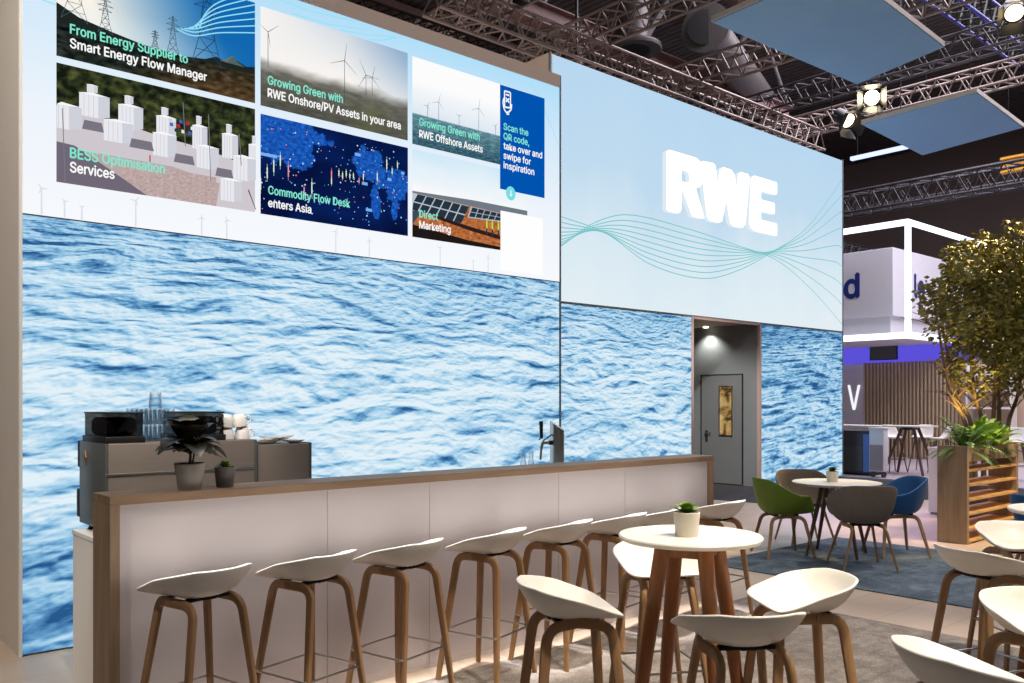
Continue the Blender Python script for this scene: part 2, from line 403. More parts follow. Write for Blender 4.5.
class Pic:
    """a flat screen picture in wall coordinates (u,v in 0..1 of the tile), colours as shown on the screen"""
    def __init__(s, x0, x1, z0, z1, y): s.a = (x0, x1, z0, z1, y); s.v, s.f, s.c = [], [], []; s.k = 0
    def P(s, u, v, k): x0, x1, z0, z1, y = s.a; return (x0 + (x1 - x0) * min(1, max(0, u)), y - k * 0.0004, z0 + (z1 - z0) * min(1, max(0, v)))
    def grid(s, nu, nv, fn, v0=0.0, v1=1.0, u0=0.0, u1=1.0):
        o = len(s.v)
        for j in range(nv + 1):
            for i in range(nu + 1):
                s.v.append(s.P(u0 + (u1 - u0) * i / nu, v0 + (v1 - v0) * j / nv, s.k))
        cs = [rgb(*fn(u0 + (u1 - u0) * i / nu, v0 + (v1 - v0) * j / nv)) for j in range(nv + 1) for i in range(nu + 1)]
        for j in range(nv):
            for i in range(nu):
                q = (j * (nu + 1) + i, j * (nu + 1) + i + 1, (j + 1) * (nu + 1) + i + 1, (j + 1) * (nu + 1) + i)
                s.f.append(tuple(o + a for a in q)); s.c += [cs[a] for a in q]
        s.k += 1
    def poly(s, pts, c):
        o = len(s.v); s.v += [s.P(u, v, s.k) for u, v in pts]; s.f.append(tuple(range(o, o + len(pts)))); s.c += [rgb(*c)] * len(pts)
    def line(s, p, q, w, c, w2=None):
        asp = (s.a[1] - s.a[0]) / (s.a[3] - s.a[2])
        dx, dy = (q[0] - p[0]) * asp, q[1] - p[1]; L = math.hypot(dx, dy) or 1
        nx, ny = -dy / L / asp, dx / L
        w2 = w if w2 is None else w2
        s.poly([(p[0] - nx * w, p[1] - ny * w), (q[0] - nx * w2, q[1] - ny * w2), (q[0] + nx * w2, q[1] + ny * w2), (p[0] + nx * w, p[1] + ny * w)], c)
    def up(s): s.k += 1
    def build(s, parent, label=None):
        me = bpy.data.meshes.new('picture'); me.from_pydata(s.v, [], s.f)
        at = me.color_attributes.new('Col', 'FLOAT_COLOR', 'CORNER'); at.data.foreach_set('color', np.array(s.c, dtype=np.float32).ravel())
        me.materials.append(M['picture']); me.update()
        o = bpy.data.objects.new('picture', me); COL.objects.link(o); o.parent = parent
        if label: o['label'] = label
        return o
def mixc(a, b, t):
    t = max(0.0, min(1.0, t)); return tuple(a[i] + (b[i] - a[i]) * t for i in range(3))
def nz(x, y, s=0.0, d=4): return noise.fractal(Vector((x, y, s)), 0.9, 2.0, d)

# ------------------------------------------------------------------ the setting
def bx(*a, **k): return MB().box(*a, **k)
struct('floor_hall', bx(-4, 40, -6, 34, -.2, -.02), M['aisle'])
fl = MB(); poly = [(-3.5, -5), (14.6, -5), (14.25, 5.85), (11.62, 7.5), (11.5, 8.3), (11.5, 9.02), (5.0, 9.9), (-3.5, 9.9)]
n = len(poly); fl.add([(x, y, 0) for x, y in poly] + [(x, y, -.02) for x, y in poly], [tuple(range(n)), tuple(range(n, 2 * n))[::-1]] + [(i, i + n, (i + 1) % n + n, (i + 1) % n) for i in range(n)])
struct('floor', fl, M['boards'])
struct('floor_platform', bx(17.0, 30, 2, 16, -.02, .02), M['platform'])
struct('ceiling', bx(-4, 40, -6, 34, 12.4, 12.6), M['hallceil'])
struct('wall_far', bx(38, 38.3, -6, 34, -.02, 12.4), M['hallwall'])
struct('wall_rear', bx(-4, 38, 30, 30.3, -.02, 12.4), M['hallwall'])

# first booth wall (display and sea print hang on its front)
struct('wall_left', bx(1.247, 5.85, 5.965, 9.4, 0, 4.67), M['wall_white'])
struct('trim_1', bx(1.247, 1.264, 5.93, 5.965, 0, 4.67), M['white'])
struct('trim_2', bx(5.836, 5.855, 5.93, 5.965, 0, 4.67), M['mid_line'])
struct('trim_3', bx(1.264, 5.836, 5.925, 5.965, 4.553, 4.67), M['fascia'])
struct('trim_4', bx(1.264, 5.836, 5.942, 5.965, 2.686, 2.705), M['dark_line'])
# second booth wall with the door recess
b = MB(); b.box(8.66, 17.06, 9.03, 9.6, 3.061, 6.57); b.box(8.66, 11.96, 9.03, 9.6, 0, 3.061); b.box(14.065, 17.06, 9.03, 9.35, 0, 3.061)
struct('wall_back', b, M['fascia'])
struct('wall_recess', MB().box(14.03, 14.2, 9.35, 12.2, -.02, 3.06).box(14.03, 14.06, 9.05, 9.35, -.02, 3.0).box(11.8, 14.03, 12.0, 12.2, -.02, 3.06).box(11.70, 11.96, 9.6, 12.2, -.02, 3.06), M['slate'])
struct('ceiling_recess', bx(11.96, 14.03, 9.03, 12.0, 3.0, 3.06), M['recess_top'])
struct('trim_5', MB().box(11.96, 12.02, 8.99, 9.36, 0, 3.0).box(14.0, 14.06, 8.99, 9.05, 0, 3.0).box(12.02, 14.0, 8.99, 9.02, 2.955, 3.0), M['jamb'])
struct('trim_6', MB().box(8.66, 11.96, 8.985, 9.03, 2.985, 3.01).box(14.06, 17.06, 8.985, 9.03, 2.985, 3.01), M['mid_line'])
struct('trim_7', MB().box(8.66, 8.69, 8.985, 9.03, 0, 6.57).box(17.05, 17.08, 8.985, 9.6, 0, 6.57), M['mid_line'])
d = struct('door_1', bx(14.005, 14.03, 9.38, 10.29, .0, 2.06), M['slate_door'])
o = MB().box(14.002, 14.03, 9.36, 9.375, 0, 2.08).box(14.002, 14.03, 10.295, 10.31, 0, 2.08).box(14.002, 14.03, 9.36, 10.31, 2.065, 2.08).build('door_frame', M['black'], d, smooth=0)
wn = bx(13.992, 14.006, 9.595, 9.86, .92, 1.84).build('vision_pane', M['amber'], d, smooth=0); wn['label'] = 'amber lit glass strip in the door'
MB().box(13.988, 14.008, 9.575, 9.595, .90, 1.86).box(13.988, 14.008, 9.86, 9.88, .90, 1.86).box(13.988, 14.008, 9.595, 9.86, 1.84, 1.86).box(13.988, 14.008, 9.595, 9.86, .90, .92).build('vision_pane_frame', M['steel'], wn, smooth=0)
h = MB().tube([(14.005, 10.17, .95), (13.95, 10.17, .95)], .012).tube(fillet([(13.95, 10.19, .95), (13.95, 10.17, .95), (13.95, 10.04, .95)], .008, 3), .011).box(13.996, 14.006, 10.14, 10.20, .78, 1.0, .004).build('door_handle', M['steel'], d); h['label'] = 'steel lever handle'
o = MB().lathe([(.05, 0), (.05, .02), (.035, .02)], 20, (13.88, 10.1, 2.978)).build('downlight', M['downlight']); tag(o, 'small round downlight glowing in the recess soffit above the grey door', 'downlight')

# ------------------------------------------------------------------ light boxes and the display
def lightbox(name, x0, x1, y, z0, z1, mat, label):
    o = MB().add([(0, 0, z0), (x1 - x0, 0, z0), (x1 - x0, 0, z1), (0, 0, z1)], [(0, 1, 2, 3)]).add([(0, .025, z0), (x1 - x0, .025, z0), (x1 - x0, .025, z1), (0, .025, z1)], [(3, 2, 1, 0)]).build(name, [mat], None, (x0, y, 0), smooth=0, recalc=False)
    me = o.data; me.materials.append(M['dark_line'])
    bm = bmesh.new(); bm.from_mesh(me); v = list(bm.verts)
    for i in range(4): f = bm.faces.new((v[i], v[4 + i], v[4 + (i + 1) % 4], v[(i + 1) % 4])); f.material_index = 1
    bm.faces.ensure_lookup_table(); bm.faces[1].material_index = 1; bm.to_mesh(me); bm.free()
    return tag(o, label, 'light box')
lightbox('sea_light_box', 1.266, 5.834, 5.938, .012, 2.692, M['sea_left'], 'largest backlit sea print on the wall behind the bar and coffee machine')
lightbox('sea_light_box', 8.69, 11.955, 8.995, .012, 2.98, M['sea_mid'], 'backlit sea print between the beer tap and the door recess')
lightbox('sea_light_box', 14.065, 17.048, 8.995, .012, 2.98, M['sea_right'], 'backlit sea print right of the door recess, behind the lounge chairs')
hb = lightbox('header_light_box', 8.69, 17.048, 8.995, 3.015, 6.55, M['header'], 'pale blue backlit header wall with teal line waves and white lettering mount')

# teal wave lines printed on the header (wall coordinates, metres)
def interp(xs, ys, x):
    for i in range(len(xs) - 1):
        if x <= xs[i + 1]:
            t = (x - xs[i]) / (xs[i + 1] - xs[i])
            m = lambda k: 0.0 if k in (0, len(xs) - 1) and False else ((ys[min(k + 1, len(xs) - 1)] - ys[max(k - 1, 0)]) / (xs[min(k + 1, len(xs) - 1)] - xs[max(k - 1, 0)]))
            h0 = xs[i + 1] - xs[i]; t2, t3 = t * t, t * t * t
            return (2 * t3 - 3 * t2 + 1) * ys[i] + (t3 - 2 * t2 + t) * h0 * m(i) + (-2 * t3 + 3 * t2) * ys[i + 1] + (t3 - t2) * h0 * m(i + 1)
    return ys[-1]
C0 = ([8.6, 8.892, 9.54, 10.336, 11.776, 13.298, 14.584, 15.853, 17.15], [3.66, 3.82, 4.227, 4.472, 4.457, 4.344, 4.216, 3.761, 3.10])
C8 = ([8.6, 8.892, 9.831, 10.867, 12.261, 13.298, 14.435, 15.687, 17.15], [4.26, 4.235, 4.119, 3.76, 3.659, 3.897, 4.364, 5.0, 6.25])
wl = MB()
for k in range(9):
    t_ = k / 8; N = 110; up, dn = [], []
    for i in range(N + 1):
        x = 8.71 + (17.03 - 8.71) * i / N
        z = (1 - t_) * interp(*C0, max(8.6, min(17.1, x - .42 * t_))) + t_ * interp(*C8, max(8.6, min(17.1, x + .42 * (1 - t_))))
        up.append((x - 8.69, -.004 - k * .0002, min(6.5, z + .0075))); dn.append((x - 8.69, -.004 - k * .0002, z - .0075))
    m_ = len(up); wl.add(up + dn, [(m_ + i, m_ + i + 1, i + 1, i) for i in range(m_ - 1)])
o = wl.build('wave_lines', M['txt_teal'], hb, smooth=0, recalc=False); o['label'] = 'thin teal lines crossing in waves'

# lit letters R W E
lg = thing('logo_sign', 'thick white glowing RWE letters mounted on the pale blue header wall', 'sign', (11.25, 8.99, 4.72))
def letter(poly, holes=None):
    m = MB(); m.prism(poly, -.15, 0); return m
def arc(cx, cz, rx, rz, a0, a1, n=8): return [(cx + rx * math.cos(R(a0 + (a1 - a0) * i / n)), cz + rz * math.sin(R(a0 + (a1 - a0) * i / n))) for i in range(n + 1)]
LET_R = [[(-.20, .87), (-.17, .91), (-.1, .93), (.21, .93), (.21, .02), (.17, -.05), (.1, -.075), (-.16, -.075), (-.20, -.05)],
         [(.20, .93), (.62, .93), (.76, .88), (.83, .77), (.83, .60), (.74, .47), (.58, .40), (.20, .34), (.20, .47), (.36, .47), (.42, .50), (.42, .60), (.36, .655), (.20, .66)],
         [(.20, .40), (.60, .43), (.85, -.04), (.80, -.07), (.50, -.07), (.20, .37)]]
LET_W = [[(.74, .86), (.80, .91), (1.12, .93), (1.18, .89), (1.24, .60), (1.30, .84), (1.40, .91), (1.66, .91), (1.76, .84), (1.82, .62), (1.87, .86), (1.95, .92), (2.20, .92), (2.25, .86), (2.10, .0), (2.0, -.07), (1.72, -.075), (1.62, -.03), (1.50, .36), (1.38, -.03), (1.28, -.075), (1.0, -.075), (.92, -.02)]]
LET_E = [[(2.28, .85), (2.34, .91), (2.42, .93), (3.14, .93), (3.17, .90), (3.17, .72), (3.12, .69), (2.62, .68), (2.62, .53), (3.06, .53), (3.09, .50), (3.09, .35), (3.06, .32), (2.62, .31), (2.62, .16), (3.14, .16), (3.17, .13), (3.17, -.045), (3.14, -.075), (2.40, -.075), (2.28, -.04), (2.22, .06)]]
def build_letter(loops, name):
    """loops: outer polygon; extra polygons are cut by joining through bridge edges"""
    m = MB()
    for p in loops: m.prism(p, -.08, 0)
    o = m.build('letter', [M['logo_side'], M['logo']], lg, smooth=0)
    for f in o.data.polygons:
        if f.normal.y < -.9: f.material_index = 1
    return o
for loops in (LET_R, LET_W, LET_E): build_letter([[(x * .97 + .13, z) for x, z in p] for p in loops], 'letter')

# the large display above the sea
ds = MB().add([(-.019, 0, 2.70), (4.552, 0, 2.70), (4.552, 0, 4.553), (-.019, 0, 4.553)], [(0, 1, 2, 3)]).build('display_screen', M['display'], None, (1.284, 5.936, 0), smooth=0, recalc=False)
tag(ds, 'large bright display wall of picture tiles and captions above the sea print', 'screen')
SX = -1.284
def pic(x0, x1, z0, z1, k=1): return Pic(x0 + SX, x1 + SX, z0, z1, -.002 * k)
def cap(body, x, z, w, h, m, parent, bold=.02, k=3): 
    return text('caption', body, x + SX, z, w, h, m, parent, -.002 * k, bold)
def pylon(p, u, v, h, w, c, t=.0025, asp=1.8):
    def L(a, b): p.line((u + a[0] * w, v + a[1] * h), (u + b[0] * w, v + b[1] * h), t, c)
    prof = [(0, 1.0), (.28, .55), (.55, .36), (.8, .16), (1.0, .09)]
    for i in range(4):
        y0, w0 = prof[i]; y1, w1 = prof[i + 1]
        L((-w0, y0), (-w1, y1)); L((w0, y0), (w1, y1)); L((-w0, y0), (w1, y1)); L((w0, y0), (-w1, y1)); L((-w1, y1), (w1, y1))
        ym, wm = (y0 + y1) / 2, (w0 + w1) / 2
        L((-wm, ym), (wm, ym))
    for y, ww in ((.62, .9), (.76, 1.05), (.9, .75)):
        L((-ww, y), (ww, y)); L((-ww, y), (0, y + .07)); L((ww, y), (0, y + .07))
def turbine(p, u, v, h, c, rot=20, bl=.42, t=.004):
    p.line((u, v), (u, v + h), t, c, t * .7)
    asp = (p.a[1] - p.a[0]) / (p.a[3] - p.a[2])
    for k in range(3):
        a = R(rot + 120 * k); p.line((u, v + h), (u + math.cos(a) * bl * h / asp, v + h + math.sin(a) * bl * h), t * .9, c, t * .3)
# tile: power lines
p = pic(1.453, 2.76, 3.705, 4.43)
def sky1(u, v):
    g = mixc((250, 244, 232), (18, 104, 176), (u - .16) * 1.5 + (v - .5) * .35)
    return mixc(g, (222, 236, 242), max(0, .5 - abs(v - .34) * 2.4) * (1 - u))
def gnd1(u, v):
    b = mixc((34, 40, 34), (84, 62, 38), (u - .45) * 2.2 - v * 1.6 + .4); k = nz(u * 22, v * 26) * 34
    return tuple(max(6, q + k) for q in mixc(b, (22, 30, 30), v * 1.8))
p.grid(40, 24, sky1)
p.poly([(0, .3), (.0, .46), (.1, .38), (.25, .33), (.4, .29), (.6, .28), (.72, .31), (.78, .36), (.84, .33), (.87, .40), (.9, .37), (.95, .34), (1, .36), (1, 0), (0, 0)], (30, 38, 36))
p.poly([(.8, .33), (.84, .37), (.87, .41), (.9, .36), (.94, .33)], (98, 116, 112)); p.up()
p.grid(90, 28, gnd1, 0, .28); 
for (u, v, h, w) in ((.08, .34, .55, .06), (.22, .30, .32, .035), (.46, .28, .17, .02), (.55, .27, .36, .033)): pylon(p, u, v, h, w, (70, 86, 96), .0022)
p.up(); pylon(p, .73, .27, .86, .078, (36, 60, 78), .0032); p.up()
for k in range(7):
    pts = [(.57 + .02 * k, .52 + .012 * k), (.66 + .01 * k, .50 + .04 * k), (.8, .60 + .05 * k), (1.0, .70 + .07 * k)]
    pts = smooth_path([(a, b, 0) for a, b in pts], 6)
    for a, b in zip(pts[:-1], pts[1:]):
        if b.y < 1: p.line((a.x, a.y), (b.x, b.y), .0055, (150, 226, 250))
p1 = p.build(ds); cap('From Energy Supplier to', 1.531, 3.865, .74, .052, M['txt_mint'], p1); cap('Smart Energy Flow Manager', 1.531, 3.776, .872, .052, M['txt_white'], p1)
# tile: battery site
p = pic(1.453, 2.76, 2.92, 3.663)
def forest(u, v):
    k = nz(u * 20, v * 14, 2, 5); b = mixc((20, 26, 18), (86, 94, 50), .35 + k * .9); return tuple(max(5, q) for q in b)
p.grid(110, 46, forest, .38, 1)
p.poly([(0, .0), (1, 0), (1, .42), (.72, .52), (.5, .55), (.3, .60), (.12, .62), (0, .64)], (206, 200, 206)); p.up()
def paving(u, v): k = nz(u * 60, v * 60, 5, 3) * 26; return tuple(q + k for q in (188, 166, 164))
p.poly([(.12, .30), (.55, .30), (.8, .22), (.78, 0), (0, 0), (0, .34)], (186, 168, 166)); p.up()
p.grid(70, 30, paving, .0, .27, .3, .78)
p.poly([(0, .34), (.08, .33), (.3, .12), (.42, 0), (0, 0)], (112, 104, 118)); p.up()
def container(u, v, w, h, c=(232, 232, 238)):
    p.poly([(u, v), (u + w * .62, v), (u + w * .62, v + h), (u, v + h)], c)
    p.poly([(u + w * .62, v), (u + w, v + h * .12), (u + w, v + h * 1.02), (u + w * .62, v + h)], (206, 208, 218))
    p.poly([(u - .006, v + h), (u + w * .62, v + h), (u + w + .006, v + h * 1.04), (u + w * .4, v + h * 1.12)], (248, 248, 250)); p.up()
    for k in range(1, 4): p.line((u + w * .62 * k / 4, v), (u + w * .62 * k / 4, v + h), .0016, (186, 188, 198))
    p.up()
for (u, v, w, h) in ((.10, .60, .14, .19), (.28, .56, .12, .2), (.465, .54, .1, .19), (.65, .50, .08, .21), (.81, .47, .09, .22), (.96, .44, .08, .2)):
    container(u, v, w, h); container(u + w * .25, v + h * 1.1, w * .35, h * .34)
for (u, v, w, h) in ((-.04, .45, .15, .2), (.21, .42, .14, .18), (.445, .37, .12, .2), (.67, .33, .12, .2), (.87, .28, .13, .22), (.8, .06, .12, .2)): container(u, v, w, h)
for (u, v, w) in ((.11, .48, .1), (.33, .40, .12), (.55, .34, .11), (.77, .28, .1)): p.poly([(u, v), (u + w, v), (u + w * .9, v + .08), (u + .01, v + .08)], (120, 116, 128))
for k in range(10): u = .53 + .012 * k; v = .66 + .05 * math.sin(k * 2.1); p.poly([(u, v), (u + .018, v), (u + .016, v + .03), (u, v + .03)], [(60, 100, 190), (230, 230, 235), (40, 50, 80), (190, 40, 50)][k % 4])
p.up()
for (u, v, h) in ((.035, .0, .62), (.745, .22, .62), (.61, .5, .4), (.915, .42, .3)): p.line((u - .0, v), (u - .012, v + h), .0035, (120, 122, 128))
p.line((.43, .30), (.43, .36), .006, (200, 40, 40)); p.line((.955, .20), (1.0, .02), .006, (60, 60, 66))
p2 = p.build(ds); cap('BESS Optimisation', 1.531, 3.085, .585, .056, M['txt_mint'], p2); cap('Services', 1.531, 2.995, .263, .056, M['txt_white'], p2)
# tile: onshore wind
p = pic(2.802, 4.088, 3.70, 4.42)
def sky3(u, v):
    g = mixc((246, 243, 240), (150, 178, 206), (v - .55) * 1.5 * u + max(0, u - .55) * 1.0)
    gr = mixc((80, 80, 72), (120, 118, 108), v * 1.6); gr = tuple(max(10, q + nz(u * 12, v * 26, 3) * 20) for q in gr)
    gr = mixc(gr, (104, 108, 70), max(0, .5 - abs(u - .72) * 3) * (v < .3))
    return mixc(gr, g, (v - .36 + nz(u * 5, v * 5) * .05) * 7)
p.grid(80, 60, sky3)
for (u, v, h, r, c) in ((.54, .24, .46, 82, (74, 80, 86)), (.69, .19, .42, 118, (92, 98, 104)), (.735, .27, .33, 75, (112, 116, 120)), (.045, .40, .36, 40, (104, 108, 112))): turbine(p, u, v, h, c, r)
p3 = p.build(ds); cap('Growing Green with', 2.857, 3.868, .62, .054, M['txt_mint'], p3); cap('RWE Onshore/PV Assets in your area', 2.857, 3.775, 1.158, .054, M['txt_white'], p3)
# tile: world map of trades
p = pic(2.802, 4.09, 2.915, 3.64)
land = [(.0, .9, .40, .3), (.22, .72, .14, .22), (.70, .72, .11, .19), (.79, .62, .05, .2), (.76, .34, .035, .2), (.92, .55, .09, .2), (.9, .34, .03, .2), (.12, .75, .25, .2), (.3, .86, .12, .08)]
def world(u, v):
    d = max(1 - ((u - a) / c) ** 2 - ((v - b) / e) ** 2 for a, b, c, e in land) + nz(u * 16, v * 10, 8, 4) * .75
    b = mixc((4, 14, 52), (8, 34, 96), .4 + nz(u * 3, v * 3, 2) * .6 + v * .2)
    if d > .12: b = mixc((16, 66, 150), (34, 104, 206), .5 + nz(u * 40, v * 40, 6, 2))
    return tuple(max(2, q) for q in b)
p.grid(130, 76, world)
rr = random.Random(4)
for k in range(190):
    u, v = rr.random(), rr.random() * .9 + .05; w = rr.choice((.0022, .003, .004)); c = rr.choice(((170, 220, 255), (90, 160, 235), (210, 240, 255), (240, 120, 130)))
    p.poly([(u - w, v - w * 1.7), (u + w, v - w * 1.7), (u + w, v + w * 1.7), (u - w, v + w * 1.7)], c)
p.up()
for (u, v, h, c) in ((.04, .42, .09, 0), (.12, .57, .09, 0), (.17, .48, .1, 1), (.27, .30, .07, 1), (.32, .35, .1, 0), (.45, .52, .08, 1), (.45, .46, .05, 0), (.5, .56, .05, 0), (.525, .54, .05, 0), (.55, .57, .05, 0), (.575, .55, .04, 0), (.6, .56, .04, 0), (.64, .52, .04, 1), (.77, .60, .07, 0), (.84, .76, .09, 0), (.88, .70, .05, 0), (.92, .78, .05, 0), (.67, .57, .05, 0), (.0, .30, .1, 0), (.08, .5, .1, 0)):
    cc = ((226, 248, 214), (250, 150, 160))[c]; p.line((u, v - h), (u, v + h), .0016, cc); p.line((u, v - h * .6), (u, v + h * .6), .006, cc)
for (u, v, w) in ((.05, .60, .05), (.63, .80, .02), (.68, .50, .02), (.71, .22, .022), (.86, .6, .015), (.96, .7, .012)): p.poly([(u - w, v - .016), (u + w, v - .016), (u + w, v + .016), (u - w, v + .016)], (120, 176, 240))
p4 = p.build(ds); cap('Commodity Flow Desk', 2.861, 3.068, .68, .052, M['txt_mint'], p4); cap('enters Asia', 2.861, 2.974, .345, .052, M['txt_white'], p4)
# tile: offshore wind
p = pic(4.134, 5.42, 3.683, 4.407)
def off(u, v):
    if v > .36: return mixc((222, 232, 242), (252, 252, 252), (v - .36) * 2.6)
    k = nz(u * 26, v * 60, 4, 4); return tuple(max(10, q + k * 46) for q in mixc((52, 88, 104), (104, 148, 158), v * 2.6))
p.grid(90, 72, off)
for (u, v, h, r) in ((.21, .36, .2, 75), (.55, .36, .26, 80), (.12, .36, .12, 60), (.38, .36, .1, 30), (.70, .36, .1, 50)): turbine(p, u, v, h, (128, 140, 152), r, .5, .0038)
p5 = p.build(ds); cap('Growing Green with', 4.202, 3.850, .645, .054, M['txt_mint'], p5); cap('RWE Offshore Assets', 4.202, 3.750, .68, .054, M['txt_white'], p5)
# tile: solar farm
p = pic(4.134, 5.42, 2.915, 3.643)
def sol(u, v):
    if v > .52: return mixc((250, 250, 250), (206, 232, 248), (v - .52) * 1.9 + .15 * nz(u * 3, v * 4))
    k = nz(u * 30, v * 34, 7, 4); return tuple(max(8, q + k * 44) for q in (176, 104, 58))
p.grid(90, 70, sol)
p.poly([(0, .52), (.5, .55), (1, .55), (1, .45), (0, .5)], (112, 122, 134)); p.up()
def panels(u0, u1, vt0, vt1, vb0, vb1, nn, sk):
    for r_ in range(2):
        for k in range(nn):
            def q(a, b):
                t0 = vt0 + (vt1 - vt0) * a; b0 = vb0 + (vb1 - vb0) * a
                return (u0 + (u1 - u0) * a - sk * (1 - b), b0 + (t0 - b0) * b)
            e = .06 / nn
            p.poly([q(k / nn + e, r_ * .5 + .03), q((k + 1) / nn - e, r_ * .5 + .03), q((k + 1) / nn - e, r_ * .5 + .47), q(k / nn + e, r_ * .5 + .47)], (38, 52, 66))
p.poly([(-.02, .5), (.46, .47), (.40, .25), (-.06, .30)], (188, 198, 204)); p.up(); panels(.04, .47, .50, .47, .30, .24, 6, .07)
p.poly([(.48, .47), (1, .44), (1, .36), (.45, .33)], (176, 186, 194)); p.up(); panels(.49, 1.0, .465, .44, .34, .37, 9, .03); p.up()
p.poly([(0, .3), (.07, .3), (0, .14)], (60, 76, 90)); p.poly([(0, .14), (.45, .06), (.74, .04), (.74, 0), (0, 0)], (30, 24, 24)); p.poly([(.14, .30), (.5, .22), (.74, .18), (.74, .13), (.5, .17), (.2, .25)], (44, 32, 30)); p.up()
for u in (.62, .67, .725): p.line((u, .16), (u, .27), .011, (46, 54, 60)); p.up(); p.line((u, .24), (u, .33), .013, (196, 214, 70)); p.line((u, .335), (u, .36), .007, (230, 220, 120))
p6 = p.build(ds); cap('Direct', 4.202, 3.085, .19, .054, M['txt_mint'], p6); cap('Marketing', 4.202, 2.995, .325, .054, M['txt_white'], p6)
# information card
def flat(name, poly, k, mat, parent): return MB().add([(x + SX, -.002 * k, z) for x, z in poly], [tuple(range(len(poly)))]).build(name, mat, parent, smooth=0, recalc=False)
cd = flat('information_card', [(5.085, 3.465), (5.636, 3.465), (5.636, 4.402), (5.085, 4.402)], 3, M['blue_card'], ds); cd['label'] = 'deep blue card with white and mint lettering'
for i, (s_, w, m) in enumerate((('Scan the', .30, 'txt_mint'), ('QR code,', .31, 'txt_mint'), ('take over and', .475, 'txt_white'), ('swipe for', .33, 'txt_white'), ('inspiration', .375, 'txt_white'))):
    cap(s_, 5.124, 4.005 - .087 * i, w, .052, M[m], cd, .02, 5)
ic = MB()
def stroke(pts, w=.007):
    for a, b in zip(pts[:-1], pts[1:]):
        dx, dz = b[0] - a[0], b[1] - a[1]; L = math.hypot(dx, dz) or 1; nx, nz_ = -dz / L * w, dx / L * w; a = (5.115 + (a[0] - 5.125) * .78, 4.15 + (a[1] - 4.05) * .73); b = (5.115 + (b[0] - 5.125) * .78, 4.15 + (b[1] - 4.05) * .73)
        ic.add([(a[0] + nx + SX, -.011, a[1] + nz_), (b[0] + nx + SX, -.011, b[1] + nz_), (b[0] - nx + SX, -.011, b[1] - nz_), (a[0] - nx + SX, -.011, a[1] - nz_)], [(0, 1, 2, 3)])
stroke([(5.15, 4.13), (5.15, 4.33), (5.24, 4.33), (5.24, 4.14), (5.15, 4.13)]); stroke([(5.17, 4.29), (5.22, 4.29)]); stroke([(5.17, 4.25), (5.22, 4.20)]); stroke([(5.22, 4.25), (5.17, 4.20)])
stroke([(5.14, 4.24), (5.125, 4.18), (5.14, 4.11), (5.17, 4.07), (5.21, 4.08), (5.25, 4.12), (5.26, 4.19)]); stroke([(5.18, 4.05), (5.22, 4.06)])
ic.build('phone_icon', M['txt_white'], cd, smooth=0, recalc=False)
bt = flat('scroll_button', [(5.208 + .058 * math.cos(2 * PI * i / 24), 3.441 + .064 * math.sin(2 * PI * i / 24)) for i in range(24)], 6, M['cyan_dot'], ds)
MB().add([(x + SX, -.014, z) for x, z in ((5.203, 3.468), (5.213, 3.468), (5.213, 3.425), (5.203, 3.425))], [(0, 1, 2, 3)]).add([(x + SX, -.014, z) for x, z in ((5.186, 3.436), (5.208, 3.412), (5.23, 3.436), (5.208, 3.426))], [(0, 1, 2, 3)]).build('arrow', M['txt_white'], bt, smooth=0, recalc=False)
o = flat('white_card', [(5.089, 2.735), (5.61, 2.735), (5.61, 3.27), (5.089, 3.27)], 4, M['white_card'], ds); o['label'] = 'blank white square card'
def drawing(name):
    return Pic(1.29 + SX, 5.83 + SX, 2.705, 4.55, -.001)
for X, h in ((1.37, .16), (1.50, .1), (1.60, .08), (1.93, .17), (2.37, .12), (2.55, .13), (3.42, .16), (3.72, .13), (4.42, .15), (4.95, .13), (4.78, .08)):
    lm = drawing('turbine'); turbine(lm, (X - 1.29) / 4.54, 0, h / 1.845, (218, 222, 230), X * 90, .22, .0028); o = lm.build(ds); o.name = 'turbine_drawing'; o['label'] = 'faint grey line drawing of a wind turbine'
curves = [((1.29, 4.30 - .08 * k), (1.36, 4.24 - .07 * k), (1.453, 4.2 - .06 * k)) for k in range(4)]
curves += [((2.8, 4.52), (3.2, 4.50), (3.6, 4.54)), ((3.05, 4.44), (3.35, 4.445), (3.7, 4.50)), ((3.45, 4.43), (3.7, 4.46), (3.98, 4.52)), ((3.72, 4.43), (3.85, 4.46), (3.98, 4.52)), ((5.45, 4.5), (5.52, 4.45), (5.6, 4.405)), ((5.64, 4.3), (5.74, 4.14), (5.83, 4.0))]
for pts in curves:
    lm = drawing('curve'); q = [((X - 1.29) / 4.54, (Z - 2.705) / 1.845) for X, Z in pts]
    lm.line(q[0], q[1], .002, (150, 224, 240)); lm.line(q[1], q[2], .002, (150, 224, 240)); o = lm.build(ds); o.name = 'curve_line'; o['label'] = 'thin cyan curve'

